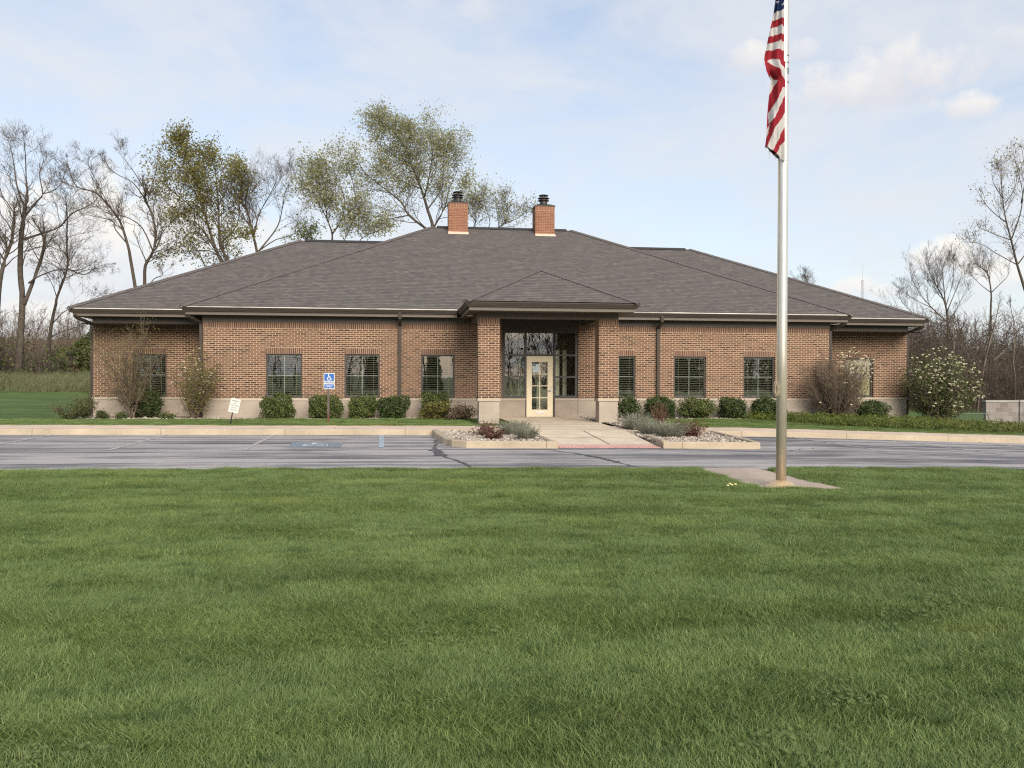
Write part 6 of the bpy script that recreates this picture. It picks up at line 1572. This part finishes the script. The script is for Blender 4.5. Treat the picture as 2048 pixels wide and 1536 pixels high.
# far lattice mast
ma, mt = at(1725, 600, 420), at(1725.5, 527, 420)
mast = empty('radio_mast', (ma[0], 420, 0), 'far thin lattice radio mast above the right slope of the roof', 'mast')
m = MB(); w = 0.7; H = mt[2]
for a in range(3):
    t = a * 2.094; m.tube([(ma[0] + w * math.cos(t), 420 + w * math.sin(t), 0), (ma[0] + w * math.cos(t), 420 + w * math.sin(t), H * 0.86)], 0.09, 4)
for k in range(26):
    z = H * 0.86 * k / 26; z2 = H * 0.86 * (k + 1) / 26
    for a in range(3):
        t0, t1 = a * 2.094, (a + 1) * 2.094; m.tube([(ma[0] + w * math.cos(t0), 420 + w * math.sin(t0), z), (ma[0] + w * math.cos(t1), 420 + w * math.sin(t1), z2)], 0.05, 3)
m.build('lattice', plain('mast_steel', (0.42, 0.43, 0.46), 0.6), mast)
m = MB(); m.tube([(ma[0], 420, H * 0.84), (ma[0], 420, H)], 0.10, 6); m.build('whip_antenna', M['steel'], mast); m = MB(); m.box(ma[0] - 0.9, ma[0] + 0.9, 419.4, 420.6, H * 0.60, H * 0.66); m.build('antenna', plain('mast_antenna', (0.45, 0.45, 0.47), 0.6), mast)

# ------------------------------------------------------------------ sun and sky
SUN_EL, SUN_AZ = 27.0, 166.0          # azimuth clockwise from +Y: behind the photographer, to the right
sd = Vector((math.sin(R(SUN_AZ)) * math.cos(R(SUN_EL)), math.cos(R(SUN_AZ)) * math.cos(R(SUN_EL)), math.sin(R(SUN_EL))))
sl = bpy.data.lights.new('sun', 'SUN'); sl.energy = 2.3; sl.angle = R(40); sl.color = (1.0, 0.90, 0.77)
so = bpy.data.objects.new('sun', sl); COL.objects.link(so); so.rotation_euler = sd.to_track_quat('Z', 'Y').to_euler()

wd = bpy.data.worlds.new('World'); SC.world = wd; wd.use_nodes = True
t = NT(wd.node_tree); bg = wd.node_tree.nodes['Background']
sky = t.n('ShaderNodeTexSky', sky_type='NISHITA', sun_disc=False, sun_elevation=R(SUN_EL), sun_rotation=R(SUN_AZ), altitude=200, air_density=1.0, dust_density=1.2, ozone_density=1.0)
dirv = t.n('ShaderNodeTexCoord').outputs['Generated']
sp_ = t.n('ShaderNodeSeparateXYZ', ins={0: dirv})
az = t.math('ARCTAN2', sp_.outputs[0], sp_.outputs[1]); el = t.math('ARCSINE', sp_.outputs[2])
ae = t.n('ShaderNodeCombineXYZ', ins={0: az, 1: el}).outputs[0]
c = sky.outputs[0]
SK = 0.10
# high thin veil: whitens the blue, more towards the horizon
veil = t.noise(ae, 3.2, 6.0, 0.6, stretch=(1.0, 2.6, 1.0), dist=0.5)
veil2 = t.noise(ae, 9.0, 5.0, 0.62, stretch=(1.0, 2.2, 1.0), dist=0.8)
vf = t.math('ADD', t.math('MULTIPLY', veil, 0.75), t.math('MULTIPLY', veil2, 0.25))
hz_ = t.ramp(el, [(0.0, 1.0), (0.28, 0.55), (0.55, 0.20)])
vm = t.math('ADD', t.math('MULTIPLY', t.ramp(vf, [(0.38, 0.0), (0.62, 1.0)]), 0.44), t.math('ADD', 0.22, t.math('MULTIPLY', hz_, 0.46)), clamp=True)
c = t.mix(vm, c, (0.405 / SK, 0.415 / SK, 0.432 / SK))
# cumulus: (azimuth, elevation, half-width, half-height) in radians, from the photograph
def dir_of(px, py):
    d = _fw + _r2 * (px - 1024) / FPX - _u2 * (py - 768) / FPX; d = d / np.linalg.norm(d); return math.atan2(d[0], d[1]), math.asin(d[2])
blobs = [(1770, 152, 190, 56, 1.0, 'w'), (1640, 195, 90, 30, 0.6, 'w'), (1935, 213, 60, 30, 1.0, 'w'), (1500, 112, 48, 34, 0.9, 'w'), (1600, 100, 40, 24, 0.6, 'w'), (2030, 75, 40, 25, 0.5, 'w'),
         (265, 468, 240, 115, 1.0, 'c'), (60, 450, 150, 85, 1.0, 'c'), (1708, 575, 48, 22, 1.0, 'c'), (1895, 515, 75, 40, 0.95, 'c'), (1980, 545, 70, 40, 0.85, 'c'), (1765, 585, 30, 16, 0.8, 'c'), (130, 640, 160, 40, 0.8, 'c'), (960, 15, 60, 26, 0.5, 'w'), (560, 470, 120, 30, 0.5, 'c')]
edge = t.noise(ae, 26.0, 6.0, 0.62)
shade_n = t.noise(ae, 14.0, 4.0, 0.55)
for px, py, rx, ry, op, kd in blobs:
    a0, e0 = dir_of(px, py)
    u = t.math('DIVIDE', t.math('SUBTRACT', az, a0), rx / FPX); v = t.math('DIVIDE', t.math('SUBTRACT', el, e0), ry / FPX)
    r2 = t.math('ADD', t.math('MULTIPLY', u, u), t.math('MULTIPLY', v, v))
    f = t.math('ADD', t.math('SUBTRACT', 1.0, r2), t.math('MULTIPLY', t.math('SUBTRACT', edge, 0.5), 3.2))
    f = t.math('MULTIPLY', t.ramp(f, [(0.05, 0.0), (0.95, 1.0)]), op)
    # lit tops, greyer undersides
    vs = t.math('ADD', t.math('MULTIPLY', v, 0.35), t.math('ADD', 0.5, t.math('MULTIPLY', t.math('SUBTRACT', shade_n, 0.5), 1.2)), clamp=True)
    top = (0.56, 0.53, 0.47) if kd == 'c' else (0.50, 0.485, 0.46); bot_ = (0.39, 0.405, 0.435) if kd == 'c' else (0.335, 0.345, 0.39)
    cc = t.mix(vs, tuple(q / SK for q in bot_), tuple(q / SK for q in top))
    c = t.mix(f, c, cc)
link(t, c, bg.inputs[0]); bg.inputs[1].default_value = SK

vs_ = SC.view_settings; vs_.view_transform = 'Standard'; vs_.look = 'None'; vs_.gamma = 1.0; vs_.exposure = 1.0; vs_.use_curve_mapping = False
SC.cycles.max_bounces = 8; SC.cycles.transparent_max_bounces = 12; SC.cycles.use_denoising = False; SC.cycles.filter_width = 1.2; SC.cycles.sample_clamp_indirect = 4.0
